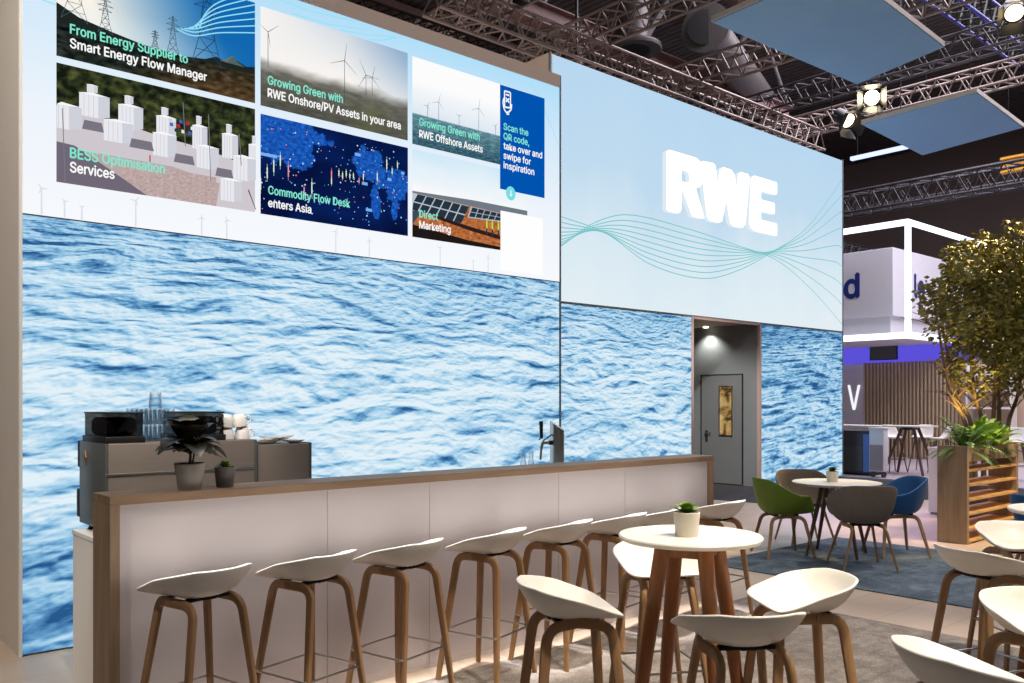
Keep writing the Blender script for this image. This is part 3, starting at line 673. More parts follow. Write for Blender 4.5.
# positions of the seats (metres)
STOOL_ROW = [(1.487, (-.2, 1)), (2.024, (-.25, 1)), (2.546, (-.25, 1)), (3.132, (-.3, 1)), (3.673, (-.25, 1)), (4.175, (-.2, 1)), (4.658, (-.2, 1)), (5.273, (-.1, 1))]
TABLE_STOOLS = [(2.457, 2.433, (.45, -.26)), (3.229, 1.886, (-.39, .28)), (2.63, 1.774, (.41, .57)), (3.351, 2.712, (-.3, -.53)),
                (4.564, 1.669, (.6, -.22)), (5.462, 1.81, (-.3, -.36)), (3.511, 1.064, (-.2, -.4)), (2.672, 1.004, (.54, -.34))]
ARMCHAIRS = [('green_shell', (7.833, 4.772), (8.28, 4.43), 'green armchair on bent wooden legs left of the low white table'),
             ('grey_shell', (7.815, 3.935), (8.28, 4.43), 'taupe armchair with its back to the camera before the low table'),
             ('blue_shell', (8.74, 4.04), (8.28, 4.43), 'blue armchair right of the low white table'),
             ('dark_shell', (8.737, 5.042), (8.28, 4.43), 'dark taupe armchair behind the low table, mostly hidden by it'),
             ('blue_shell', (8.05, 2.42), (9.0, 2.1), 'blue armchair cut by the right edge in front of the planter slats')]

# ------------------------------------------------------------------ floor coverings
def slab(name, x0, x1, y0, y1, mat, label, cat):
    return tag(bx(x0, x1, y0, y1, .001, .009).build(name, mat, smooth=0), label, cat)
slab('carpet', -.6, 5.98, -1.6, 3.93, M['carpet_grey'], 'mottled grey carpet under the white stools and high tables', 'carpet')
slab('carpet', 6.9, 9.35, -.5, 5.02, M['carpet_blue'], 'slate blue mottled carpet under the lounge armchairs', 'carpet')

# ------------------------------------------------------------------ bar
bar = thing('bar_counter', 'long timber framed bar with white front panels and a row of stools', 'bar counter', (1.218, 4.09, 0))
MB().box(0, 4.507, 0, .25, 1.086, 1.128, .002).build('countertop', M['bar_x'], bar, smooth=20)
for x in (0, 4.463): MB().box(x, x + .044, 0, .25, 0, 1.086, .002).build('end_post', M['bar_z'], bar, smooth=20)
xs = [.044, 1.106, 1.773, 2.827, 3.488, 4.463]
for a, b_ in zip(xs[:-1], xs[1:]): MB().box(a + .0015, b_ - .0015, .03, .05, .02, 1.086).build('front_panel', M['barpanel'], bar, smooth=0)
MB().box(.044, 4.463, .051, .07, .02, 1.086).build('back_board', M['white'], bar, smooth=0)
MB().box(.044, 4.463, .032, .2, 0, .02).build('plinth', M['white'], bar, smooth=0)
bk = thing('back_counter', 'low white counter behind the bar carrying the coffee machine', 'counter', (1.36, 4.42, 0))
MB().box(0, 4.3, 0, .79, 0, .82).build('cabinet_body', M['white'], bk, smooth=0)
MB().box(-.005, 4.305, -.005, .80, .82, .845, .003).build('worktop', M['white'], bk, smooth=20)

# ------------------------------------------------------------------ coffee machine and the things round it
cm = thing('coffee_machine', 'large bronze grey espresso machine standing behind the left end of the bar', 'coffee machine', (1.40, 4.77, .845))
MB().box(.012, .82, 0, .47, .035, .488, .008).build('machine_body', M['machine'], cm)
MB().box(0, .012, .0, .47, .035, .488, .004).build('side_panel', M['machine_dark'], cm)
MB().box(.816, .830, -.004, .47, .035, .488, .003).build('side_panel', M['machine_dark'], cm)
MB().box(.0, .816, -.006, .004, .318, .330, .002).build('trim_strip', M['steel'], cm)
bd = MB().prism([(0, .045), (.022, 0), (0, -.045), (-.022, 0)], -.002, 0).prism([(0, .028), (.012, 0), (0, -.028), (-.012, 0)], -.0035, -.002, 1).build('badge', [M['orange'], M['machine_dark']], cm, (0, .36, .40), smooth=0, rot=(0, 0, -PI / 2)); bd['label'] = 'small copper diamond badge'
for x in (.06, .77):
    for y in (.06, .41): MB().lathe([(.03, -.0), (.034, .005), (.026, .012), (.026, .04)], 14, (x, y, 0)).build('foot', M['black'], cm)
MB().box(.0, .82, .47, .51, .34, .49, .008).build('control_housing', M['black'], cm)
MB().box(.0, .82, .47, .53, .06, .22, .008).build('drip_tray', M['black'], cm)
for x in (.10, .34, .58):
    MB().tube([(x + .06, .47, .28), (x + .06, .54, .28), (x + .06, .60, .255)], [.03, .014, .012], 10).build('portafilter_handle', M['black'], cm)
def hopper(x0, x1, lab):
    t = thing('bean_hopper', lab, 'bean hopper', (x0, 4.79, 1.333)); w = x1 - x0
    MB().box(-.01, w + .01, -.008, .40, 0, .035, .003).build('hopper_base', M['black'], t)
    g = MB(); g.box(0, w, 0, .005, .035, .155).box(0, w, .385, .39, .035, .155).box(0, .005, .005, .385, .035, .155).box(w - .005, w, .005, .385, .035, .155).box(w * .5 - .002, w * .5 + .002, .005, .385, .035, .155)
    g.build('smoked_glass_case', M['smoke'], t, smooth=0)
    MB().box(-.004, w + .004, -.004, .394, .155, .163, .002).build('hopper_lid', M['black'], t)
    q = MB()
    for i in range(2):
        cx = w * (.25 + .5 * i); q.box(cx - w * .2, cx + w * .2, .05, .33, .036, .135, .03, None, 3)
    q.build('coffee_beans', plain_beans, t)
plain_beans = plain('coffee_beans', (44, 30, 22), .5, var=.6, scale=90)
hopper(1.412, 1.595, 'dark smoked glass hopper at the left end of the coffee machine top')
hopper(1.835, 2.04, 'dark smoked glass hopper behind the rubber plant leaves')
# tumblers stacked upside down between the hoppers
tm = MB(); tm.lathe([(.036, 0), (.037, .002), (.031, .085), (.029, .09), (.0005, .09)], 18, cap0=False, cap1=False).lathe([(.0335, 0), (.028, .08), (.0005, .08)], 18, cap0=False, cap1=False)
g0 = tm.build('drinking_glass', M['glass']); GL = 'upturned glasses stacked on the coffee machine'
k = 0
def glass(x, y, z, lab):
    global k
    o = g0 if k == 0 else g0.copy()
    if k: COL.objects.link(o)
    o.location = (x, y, z); tag(o, lab, 'glass', GL); k += 1
for j in range(2):
    for r_ in range(3):
        for q in range(3):
            glass(1.638 + .0745 * q, 4.94 + .08 * r_, 1.334 + .0905 * j, ('clear upturned glass in the lower layer of the stack between the hoppers', 'clear upturned glass in the upper layer of the stack between the hoppers')[j])
glass(1.712, 4.94, 1.334 + .181, 'single clear glass standing on top of the glass stack')
# white cups
cu = thing('cup', 'white cup', 'cup'); 
MB().lathe([(.038, 0), (.039, .003), (.034, .04), (.026, .062), (.022, .066), (.0, .066)], 22, cap0=False, cap1=False).lathe([(.0355, 0), (.031, .04), (.022, .058), (.0, .06)], 22, cap0=False, cap1=False).build('bowl', M['white_china'], cu)
MB().tube(smooth_path([(.034, 0, .018), (.05, 0, .016), (.058, 0, .032), (.048, 0, .048), (.030, 0, .048)], 4), .0042, 8).build('handle', M['white_china'], cu)
CU = 'white cups stacked upside down on the coffee machine'
cl = ['white upturned cup at the bottom of the left cup stack', 'white upturned cup on top of the left cup stack', 'white upturned cup at the bottom of the right cup stack', 'white upturned cup on top of the right cup stack']
for i, (x, y, z, rz, tx) in enumerate(((2.09, 4.87, 1.334, 2.6, 0), (2.082, 4.87, 1.406, 2.4, -.1), (2.185, 4.87, 1.334, -.4, 0), (2.172, 4.87, 1.406, -.3, -.12))):
    o = cu if i == 0 else dup(cu, (0, 0, 0), 0, '')
    o.location = (x, y, z); o.rotation_euler = (0, tx, rz); o.scale = (1.14, 1.14, 1.14); o['label'] = cl[i]; o['group'] = CU
# cup box at the right of the machine
kb = thing('warming_box', 'bronze grey metal box right of the coffee machine, saucers on top', 'box', (2.242, 4.78, .845))
MB().box(0, .335, 0, .44, .0, .455, .006).build('box_body', M['machine'], kb)
MB().box(.331, .345, -.004, .44, .0, .460, .003).build('side_panel', M['machine_dark'], kb)
sc = MB().lathe([(.0, 0), (.03, 0), (.034, .004), (.066, .016), (.068, .019), (.032, .008), (.0, .007)], 24, cap0=False, cap1=False).build('saucer', M['white_china'])
for i, (x, y, z, tx) in enumerate(((2.315, 4.86, 1.301, .0), (2.42, 4.99, 1.301, .0), (2.51, 4.86, 1.301, 0), (2.37, 4.90, 1.321, .12), (2.47, 4.92, 1.322, -.1))):
    o = sc if i == 0 else sc.copy()
    if i: COL.objects.link(o)
    o.location = (x, y, z); o.rotation_euler = (0, tx, 0); tag(o, ('white saucer in the bottom layer on the metal box by the cups', 'white saucer tilted on the upper layer over the metal box')[i > 2], 'saucer', 'white saucers on the warming box')
# beer tap
bt_ = thing('beer_tap', 'steel column beer tap with slanted top and black tap lever', 'beer tap', (4.675, 4.78, .845))
m = MB(); seg = 28; vs = []; 
for zf in (0, 1):
    for j in range(seg):
        a = 2 * PI * j / seg; x, y = .055 * math.cos(a), .055 * math.sin(a); vs.append((x, y, 0 if not zf else .525 - x * .45 + y * .55))
m.add(vs, [(j, (j + 1) % seg, seg + (j + 1) % seg, seg + j) for j in range(seg)] + [tuple(range(seg))[::-1], tuple(seg + j for j in range(seg))])
m.lathe([(.075, 0), (.075, .012), (.06, .016)], 28); m.build('column', M['steel'], bt_)
MB().tube([(-.05, 0, .395), (-.085, 0, .395)], .017, 14).build('collar', M['black'], bt_)
MB().tube([(-.08, 0, .395), (-.16, 0, .395)], [.011, .013], 12).tube(smooth_path([(-.15, 0, .40), (-.165, 0, .36), (-.175, 0, .27)], 4), [.012] * 5 + [.009] * 4, 10).tube([(-.15, 0, .41), (-.06, 0, .455)], [.006, .008], 8).tube([(-.19, 0, .42), (-.15, 0, .45)], .006, 8).build('spout', M['steel'], bt_)
MB().tube([(-.165, 0, .43), (-.168, 0, .56)], [.012, .016], 12).build('lever', M['black'], bt_)
gb = MB().lathe([(.03, 0), (.034, .004), (.034, .2), (.022, .27), (.017, .29), (.017, .335), (.019, .337), (.019, .345)], 18, cap1=False).lathe([(.028, .004), (.031, .2), (.019, .27), (.0145, .29), (.0145, .345)], 18, cap1=False)
o = gb.build('glass_bottle', M['glass'], None, (4.18, 4.62, .845)); tag(o, 'clear bottle neck showing above the bar, left of its twin beside the tap', 'bottle', 'clear bottles beside the beer tap')
o = o.copy(); COL.objects.link(o); o.location = (4.275, 4.64, .845); o['label'] = 'clear bottle neck showing above the bar, the one nearer the beer tap'

# ------------------------------------------------------------------ plants in pots
def leaf_sheet(m, base, dirv, up, L, W, droop=.3, n=7, fold=.12, tip=1.0, mi=0):
    d = Vector(dirv).normalized(); side = d.cross(Vector(up))
    if side.length < 1e-3: side = Vector((1, 0, 0))
    side.normalize(); u = side.cross(d).normalized(); B = Vector(base); vs = []
    for i in range(n + 1):
        t = i / n; c = B + d * (L * t) + u * (.18 * L * math.sin(t * PI * .6)) + Vector((0, 0, -droop * L * t * t))
        w = W * math.sin(PI * min(1, t ** .8 * .97 + .03)) ** .75 * (1 if t < .99 else .1)
        vs += [c - side * w + u * fold * w, c, c + side * w + u * fold * w]
    fs = []
    for i in range(n):
        a = i * 3; fs += [(a, a + 3, a + 4, a + 1), (a + 1, a + 4, a + 5, a + 2)]
    m.add(vs, fs, mi)
def pot(parent, r0, r1, h, mat, rim=.006, soil=True):
    MB().lathe([(0, 0), (r0 * .97, 0), (r0, .004), (r1, h - .003), (r1 - .002, h), (r1 - rim, h), (r1 - rim - .002, h - .02), (r0 * .9, h * .5), (0, h * .5)], 32, cap0=False, cap1=False).build('pot', mat, parent)
    MB().lathe([(r1 - rim - .002, h - .022), (r1 * .5, h - .014), (0, h - .012)], 24, cap0=False, cap1=False).build('soil', M['soil'], parent, recalc=False)
pl = thing('potted_rubber_plant', 'dark broad-leaved plant in a grey pot on the left end of the bar top', 'potted plant', (1.61, 4.178, 1.128))
pot(pl, .054, .072, .128, M['potgrey'])
m = MB(); r2 = random.Random(11)
for i in range(26):
    a = i * 2.4; el = .05 + 1.05 * ((i * 7) % 26) / 26; L = .135 + .05 * r2.random()
    d = (math.cos(a) * math.cos(el), math.sin(a) * math.cos(el), math.sin(el))
    b0 = (math.cos(a) * .03, math.sin(a) * .03, .165 + .05 * r2.random() + .06 * (el > .6))
    leaf_sheet(m, b0, d, (0, 0, 1), L, .054 + .014 * r2.random(), .55 if el < .6 else .3, 8, .2)
for d, L in (((-.75, -.1, .62), .20), ((.85, .2, .42), .20), ((-.95, .1, .12), .17), ((.95, -.1, -.05), .16), ((-.3, -.5, .5), .18), ((.3, .5, .75), .17)):
    leaf_sheet(m, (0, 0, .17), d, (0, 0, 1), L, .036, .3, 9, .22)
m.build('foliage', M['leafdark'], pl, recalc=False)
MB().tube([(0, 0, .1), (.004, 0, .16), (0, .004, .24)], [.008, .007, .005], 8).tube([(.01, 0, .1), (.03, .01, .2)], .005, 8).build('stem', M['bark'], pl)
def rosette(name, label, loc, r0, r1, h, mat, leafm, Ls, ws, nl, seed, group=None):
    t = thing(name, label, 'potted plant', loc, group=group); pot(t, r0, r1, h, mat)
    m = MB(); q = random.Random(seed)
    for i in range(nl):
        a = i * 2.39996; el = R(18 + 62 * i / nl); L = Ls * (1.0 - .35 * i / nl) * (.85 + .3 * q.random())
        leaf_sheet(m, (math.cos(a) * .006, math.sin(a) * .006, h - .012 + .012 * i / nl), (math.cos(a) * math.cos(el), math.sin(a) * math.cos(el), math.sin(el)), (0, 0, 1), L, ws, .25, 6, .3)
    m.build('foliage', leafm, t, recalc=False); return t
rosette('potted_succulent', 'small green succulent in a charcoal pot beside the rubber plant', (1.79, 4.19, 1.128), .041, .05, .10, M['potdark'], M['leafsucc'], .06, .014, 20, 3)
SUC = 'small green plants on the tables'

# ------------------------------------------------------------------ moulded shells
def shell(name, a, b, bf, H, p, z0, mat, parent, front_n, thick, nt=64, ns=12, rows=.8, flare=0.0):
    m = MB(); vs = []
    def outline(t):
        c, s = math.cos(t), math.sin(t); n = front_n if s > 0 else 2.15
        x = a * math.copysign(abs(c) ** (2 / n), c); y = (bf if s > 0 else b) * math.copysign(abs(s) ** (2 / n), s)
        k = max(0, min(1, (y / (bf if s > 0 else b) + .25) / 1.25)); k = k * k * (3 - 2 * k)
        return x * (1 - flare * k), y
    vs.append((0, 0, z0))
    for i in range(1, ns + 1):
        s = (i / ns) ** rows
        for j in range(nt):
            t = 2 * PI * j / nt; x, y = outline(t); q_ = y / (bf if y > 0 else b); h = H(x / a, q_)
            vs.append((x * s, y * s, z0 + h * s ** p(x / a, q_)))
    fs = [(0, 1 + j, 1 + (j + 1) % nt) for j in range(nt)]
    for i in range(ns - 1):
        for j in range(nt): fs.append((1 + i * nt + j, 1 + (i + 1) * nt + j, 1 + (i + 1) * nt + (j + 1) % nt, 1 + i * nt + (j + 1) % nt))
    m.add(vs, fs); o = m.build(name, mat, parent, smooth=80, recalc=False)
    sd = o.modifiers.new('thickness', 'SOLIDIFY'); sd.thickness = thick; sd.offset = -1
    bv = o.modifiers.new('soft_rim', 'BEVEL'); bv.width = thick * .42; bv.segments = 2; bv.limit_method = 'ANGLE'; bv.angle_limit = R(50)
    return o
def sm(x): x = max(0, min(1, x)); return x * x * (3 - 2 * x)
LEG = rrect(.042, .026, .35)
def half_frame(x_t, x_f, y_f, y_t, z_t, sgn, sc=1.0):
    """one bent-wood leg: up from the foot, round the bend and inward to the middle of the side frame"""
    pts = [(x_f, sgn * y_f, 0), (x_t + .012, sgn * y_t, z_t - .03), (x_t - .012, sgn * (y_t - .055), z_t), (x_t - .02, -.002 * sgn, z_t)]
    P = [Vector(p) for p in pts]
    q = fillet([P[0], P[0].lerp(P[1], .55), P[1] + (P[1] - P[0]).normalized() * .02, P[3]], .062, 7)
    n = len(q); scs = [(.72 + .28 * min(1, q[i].z / (z_t * .8))) * sc for i in range(n)]
    return MB().sweep(q, LEG, (1, 0, 0), scs)
def make_stool():
    t = thing('bar_stool', '', 'bar stool')
    H = lambda x, y: .022 + .012 * abs(x) ** 6 + .108 * max(0, min(1, (.96 - y) / 1.8)) ** 1.1
    P = lambda x, y: 2.3 + 1.5 * sm((.3 - y))
    o = shell('seat', .218, .208, .166, H, P, .708, M['seat'], t, 7.0, .011, nt=104, flare=.03)
    for sx in (-1, 1):
        for sy in (-1, 1): half_frame(sx * .118, sx * .20, .195, .13, .690, sy).build('leg', M['oak_dark'], t)
    MB().box(-.10, .10, -.09, -.055, .690, .704, .004).box(-.10, .10, .055, .09, .690, .704, .004).box(-.03, .03, -.1, .1, .690, .708, .004).build('mounting_bracket', M['blackmetal'], t)
    r = .176; z = .27; r2_ = .175
    MB().tube(fillet([(-r, -r2_ + .05, z), (-r, -r2_, z), (r, -r2_, z), (r, r2_, z), (-r, r2_, z), (-r, -r2_ + .05, z)], .012, 4), .006, 8).build('footrest', M['steel'], t)
    return t
st0 = make_stool(); ns = 0
def stool(x, y, face, label, group):
    global ns
    rz = math.atan2(-face[0], face[1]); 
    if ns == 0: o = st0; o.location = (x, y, .009 if y < 3.9 and x < 5.95 else 0); o.rotation_euler = (0, 0, rz); o['label'] = label; o['group'] = group
    else: o = dup(st0, (x, y, .009 if y < 3.9 and x < 5.95 else 0), rz, label, group)
    ns += 1; return o
GB = 'white stools in a row along the bar front'
ord_ = ['white bar stool at the coffee machine end of the bar row', 'second white bar stool from the coffee machine end of the bar', 'third white bar stool from the coffee machine end of the bar', 'fourth white bar stool from the coffee machine end of the bar', 'fifth white bar stool along the bar, left of the beer tap column', 'sixth white bar stool along the bar, just right of the beer tap', 'seventh white bar stool along the bar, mostly behind the cream pot plant', 'white bar stool at the far end of the bar, right of the cream pot']
for (x, f), lb in zip(STOOL_ROW, ord_): stool(x, 3.765, f, lb, GB)
GT = 'white stools round the high tables'
for (x, y, f), lb in zip(TABLE_STOOLS, ['white stool left of the high table with the plant, facing right', 'white stool right of the high table, its seat seen from above', 'white stool at the near side of the high table, back to the camera', 'white stool standing behind the high table, partly hidden by its top',
        'white stool in front of the slatted planter, tip pointing left', 'white stool cut by the right edge, nearest the slatted planter', 'white stool cut by the right edge, middle one of three', 'white stool in the bottom right corner, nearest the camera']):
    stool(x, y, f, lb, GT)

# ------------------------------------------------------------------ high tables
def make_high_table(label, loc, rz):
    t = thing('high_table', label, 'table', loc, rz); r = .298; zt = .985
    MB().lathe([(0, zt - .022), (r - .012, zt - .022), (r - .002, zt - .012), (r, zt - .006), (r - .004, zt), (0, zt)], 72, cap0=False, cap1=False).build('tabletop', M['tabletop'], t, smooth=40)
    for k in range(4):
        a = PI / 4 + k * PI / 2; c, s = math.cos(a), math.sin(a)
        MB().tube([(c * .275, s * .275, 0), (c * .27, s * .27, .02), (c * .20, s * .20, .5), (c * .125, s * .125, zt - .03)], [.018, .021, .0295, .033], 18).build('leg', M['teak'], t)
    m = MB()
    for k in range(4):
        m.box(-.10, .10, -.012, .012, -.03, .03, .003, Matrix.Rotation(k * PI / 2, 3, 'Z'))
        n_ = len(m.v)
    mm = MB()
    for k in range(4):
        rot = Matrix.Rotation(k * PI / 2, 3, 'Z'); q = MB().box(-.085, .085, -.097, -.073, zt - .085, zt - .023, .003)
        mm.add([rot @ Vector(v) for v in q.v], q.f)
    mm.build('apron', M['teak'], t); return t
make_high_table('round white high table on four splayed timber legs with a cream potted plant', (2.974, 2.244, .009), R(20))
make_high_table('round white table cut by the right edge beside the slatted planter', (5.16, 1.46, .009), R(35))
rosette('potted_succulent', 'bright green plant in a cream pot on the high white table', (2.93, 2.228, .995), .046, .055, .10, M['potcream'], M['leafsucc'], .078, .02, 22, 8, SUC)

# ------------------------------------------------------------------ lounge group
lt = thing('lounge_table', 'round white low table among the armchairs on the blue carpet', 'table', (8.28, 4.43, .009))
MB().lathe([(0, .705), (.39, .705), (.425, .722), (.43, .729), (.426, .733), (0, .733)], 72, cap0=False, cap1=False).build('tabletop', M['tabletop'], lt, smooth=40)
for k in range(4):
    a = R(62) + k * PI / 2; c, s = math.cos(a), math.sin(a)
    MB().tube([(c * .34, s * .34, 0), (c * .25, s * .25, .35), (c * .16, s * .16, .705)], [.014, .021, .026], 14).build('leg', M['dark_leg'], lt)
MB().lathe([(.2, .685), (.2, .705)], 24).build('mounting_plate', M['black'], lt)
rosette('potted_succulent', 'small dark green plant in a pale pot on the low lounge table', (8.27, 4.47, .742), .052, .06, .105, M['potcream'], M['leafmid'], .09, .022, 18, 5, SUC)
def make_armchair(mat):
    t = thing('armchair', '', 'armchair')
    H = lambda x, y: .03 + .165 * sm((1.0 - y) / .42) + .155 * sm((.35 - y) / 1.3)
    P = lambda x, y: 3.5 + 3.2 * sm((.9 - y))
    shell('seat_shell', .295, .275, .275, H, P, .435, mat, t, 3.6, .016, nt=72, ns=20, rows=.5, flare=.06)
    for sx in (-1, 1):
        for sy in (-1, 1): half_frame(sx * .15, sx * .245, .235, .165, .405, sy, .86).build('leg', M['oak'], t)
    MB().box(-.13, .13, -.12, -.08, .40, .428, .005).box(-.13, .13, .08, .12, .40, .428, .005).build('mounting_bracket', M['blackmetal'], t)
    return t
def armchair(mat, loc, target, label, src=None):
    f = (target[0] - loc[0], target[1] - loc[1]); rz = math.atan2(-f[0], f[1])
    o = make_armchair(mat) if src is None else src
    o.location = (loc[0], loc[1], .009); o.rotation_euler = (0, 0, rz); o['label'] = label; o['group'] = 'moulded armchairs round the low table'
    return o
tb = (8.28, 4.43)
for key, loc, tg, lab in ARMCHAIRS: armchair(M[key], loc, tg, lab)

# ------------------------------------------------------------------ planter screen and its plants
pb = thing('planter_divider', 'timber room divider with horizontal slats and a planting trough on top', 'room divider', (9.94, 3.81, 0))
MB().box(0, .05, 0, .32, 0, 1.07, .004).build('end_panel', M['grey_wood'], pb, smooth=20)
MB().box(1.46, 1.51, 0, .32, 0, 1.07, .004).build('end_panel', M['grey_wood'], pb, smooth=20)
MB().box(.05, 1.46, 0, .02, .90, 1.05).box(.05, 1.46, .30, .32, .90, 1.05).box(.05, 1.46, .02, .30, .90, .915).build('trough', M['grey_wood'], pb, smooth=0)
MB().box(.05, 1.46, .02, .30, .915, 1.0).build('soil', M['soil'], pb, smooth=0)
for z in (.80, .64, .48, .325, .17, .03):
    MB().box(-.705, .705, -.012, .30, -.013, .013, .003).build('slat', M['slat_wood'], pb, (.755, .012, z), smooth=20)
def fern(name, label, loc, n, L, mat, seed, spread=1.0):
    t = thing(name, label, 'plant', loc); m = MB(); q = random.Random(seed)
    for i in range(n):
        a = 2 * PI * i / n + q.uniform(-.25, .25); el = R(q.uniform(20, 78)); l = L * q.uniform(.75, 1.1); p = Vector((0, 0, 0)); d = Vector((math.cos(a) * math.cos(el), math.sin(a) * math.cos(el), math.sin(el)))
        prev = p; N = 17
        for k in range(N):
            d = (d + Vector((0, 0, -.085 * spread))).normalized(); p = prev + d * l / N
            m.tube([prev, p], .0018, 4)
            side = d.cross(Vector((0, 0, 1))); side = side.normalized() if side.length > 1e-3 else Vector((1, 0, 0)); w = .055 * math.sin(PI * (k + 1.5) / (N + 2)) ** .7
            for sg in (-1, 1): leaf_sheet(m, p, side * sg + d * .35, d.cross(side), w, .0095, .15, 3, .1)
            prev = p
    m.build('fronds', mat, t, recalc=False, smooth=0); return t
fern('fern', 'dark green arching fern at the left end of the planter divider', (10.14, 3.92, 1.0), 30, .50, M['leafmid'], 5)
fern('fern', 'feathery green fern at the right end of the planter divider', (11.25, 4.02, 1.0), 24, .42, M['leafmid'], 9, .7)
def broadleaf(label, loc, n, L, W, seed):
    t = thing('leafy_plant', label, 'plant', loc); m = MB(); q = random.Random(seed)
    for i in range(n):
        a = i * 2.4 + q.uniform(-.2, .2); el = R(20 + 65 * ((i * 5) % n) / n); l = L * q.uniform(.7, 1.1); d = Vector((math.cos(a) * math.cos(el), math.sin(a) * math.cos(el), math.sin(el)))
        b0 = d * .1; m.tube([(0, 0, 0), b0], .004, 5); leaf_sheet(m, b0, d, (0, 0, 1), l, W * q.uniform(.8, 1.1), .35, 8, .22)
    m.build('foliage', M['leafbright'], t, recalc=False)
broadleaf('bright yellow-green broad-leaved plant in the middle of the planter divider', (10.60, 3.90, 1.0), 40, .44, .06, 4)
broadleaf('low bright green broad-leaved plant beside the right fern on the planter', (10.92, 3.90, 1.0), 30, .38, .065, 6)

# multi-stemmed tree behind the planter
tr = thing('tree', 'multi-stemmed leafy tree rising behind the planter divider', 'tree', (11.95, 4.33, 0)); q = random.Random(21)
MB().lathe([(0, 0), (.30, 0), (.34, .5), (.31, .52), (.30, .45), (0, .45)], 28, cap0=False, cap1=False).build('tub', M['potdark'], tr)
ends = []
stems = [((-.24, .20), (-.55, .45)), ((-.06, .05), (-.2, .2)), ((.04, -.05), (.0, -.1)), ((.12, -.10), (.3, .0)), ((.22, -.18), (.55, -.3)), ((-.15, .16), (-.3, .5))]
for (fx, fy), (tx, ty) in stems:
    b0 = Vector((fx * .7, fy * .7, .42)); m1 = Vector((fx * .75, fy, 1.25)); m2 = Vector(((fx + tx) / 2, (fy + ty) / 2, 1.75)); e = Vector((tx, ty, 2.9))
    pts = smooth_path([b0, m1, m2, e], 5); nn = len(pts); m = MB(); m.tube(pts, [.036 * (1 - .72 * i / nn) for i in range(nn)], 9)
    for i in range(int(nn * .45), nn, 2):
        for _ in range(3):
            a = q.uniform(0, 2 * PI); d = Vector((math.cos(a), math.sin(a), q.uniform(.2, .9))).normalized(); l = q.uniform(.25, .55); p0 = pts[i]
            br = [p0, p0 + d * l * .5 + Vector((0, 0, .03)), p0 + d * l]; m.tube(br, [.009, .006, .003], 5); ends.append(br[2]); ends.append(br[1])
    m.build('stem', M['bark'], tr)
m = MB(); cen = Vector((.32, -.27, 2.84)); cnt = 0; pts = []
def crown_r(d):
    return .97 + .30 * noise.noise(d * 1.9 + Vector((3, 1, 7))) + .12 * noise.noise(d * 5.0)
while cnt < 14000:
    d = Vector((q.gauss(0, 1), q.gauss(0, 1), q.gauss(0, 1))).normalized(); rr_ = crown_r(d) * q.random() ** (1 / 2.6)
    p = cen + Vector((d.x * rr_ * 1.12, d.y * rr_ * 1.12, d.z * rr_ * (1.02 if d.z > 0 else 1.18)))
    if noise.noise(p * 2.9) < -.14: continue
    ld = Vector((d.x + q.uniform(-1, 1), d.y + q.uniform(-1, 1), q.uniform(-1.1, .3))).normalized()
    s_ = ld.cross(Vector((q.uniform(-1, 1), q.uniform(-1, 1), q.uniform(-1, 1)))).normalized(); nn_ = s_.cross(ld); L = q.uniform(.065, .105); W = L * .31
    a = p; b1 = p + ld * L * .45 + s_ * W; b2 = p + ld * L * .45 - s_ * W; c_ = p + ld * L * .5 - nn_ * W * .35; e = p + ld * L
    m.add([a, b1, c_, b2, e], [(0, 2, 1), (0, 3, 2), (1, 2, 4), (2, 3, 4)]); cnt += 1
m.build('foliage', M['leaftree'], tr, recalc=False, smooth=0)

# white pedestal beside the planter
o = thing('pedestal', 'plain white pedestal standing just left of the planter divider', 'pedestal', (12.43, 5.02, 0))
MB().box(-.15, .25, -.2, .2, .03, .90, .004).build('pedestal_body', M['white'], o, smooth=20); MB().box(-.16, .26, -.21, .21, .90, .925, .004).build('pedestal_top', M['white'], o, smooth=20); MB().box(-.13, .23, -.18, .18, 0, .03).build('plinth', M['mid_line'], o, smooth=0)

# ------------------------------------------------------------------ neighbouring stand
fr = thing('light_frame', 'cube outline of glowing white LED tubes over the neighbouring stand', 'light frame', (20.05, 8.98, 0))
def led(a, b): MB().tube([a, b], .075, 8).build('led_tube', M['tube'], fr)
for z in (3.09, 5.69): led((0, 0, z), (0, 6.5, z)); led((0, 0, z), (6, 0, z))
led((0, 0, 3.09), (0, 0, 5.69)); led((6, 0, 3.09), (6, 0, 5.69)); led((0, 6.5, 3.09), (0, 6.5, 5.69))
fb = thing('fascia_sign', 'white hanging fascia box with dark blue letters inside the LED tube frame', 'sign', (20.39, 9.49, 0))
MB().box(0, 6, 0, 6, 3.60, 5.22, .01).build('fascia_box', M['mag_white'], fb, smooth=20)
text('lettering', 'd', 1.20, 4.12, .36, .50, M['nav'], fb, -.012, .03, 'X')
text('lettering', 'le', 1.14, 4.12, .55, .50, M['nav'], fb, -.012, .02, 'Y')
MB().box(.1, 5.9, .1, 5.9, 3.1, 3.60).build('underside', M['mag_white'], fb, smooth=0)
struct('wall_slatted', bx(24.0, 24.2, 9.38, 12.02, .02, 2.66), M['slatwall'])
struct('wall_beige', bx(24.1, 24.3, 3.0, 9.38, .02, 3.0), M['beigewall'])
struct('wall_white_stand', bx(24.0, 24.2, 12.02, 16, .02, 2.66), M['mag_white'])
o = MB().box(23.9, 24.0, 8.9, 14.5, 2.66, 3.30).build('led_wall', M['purple'], smooth=0); tag(o, 'violet glowing LED band above the slatted wall of the neighbouring stand', 'screen')
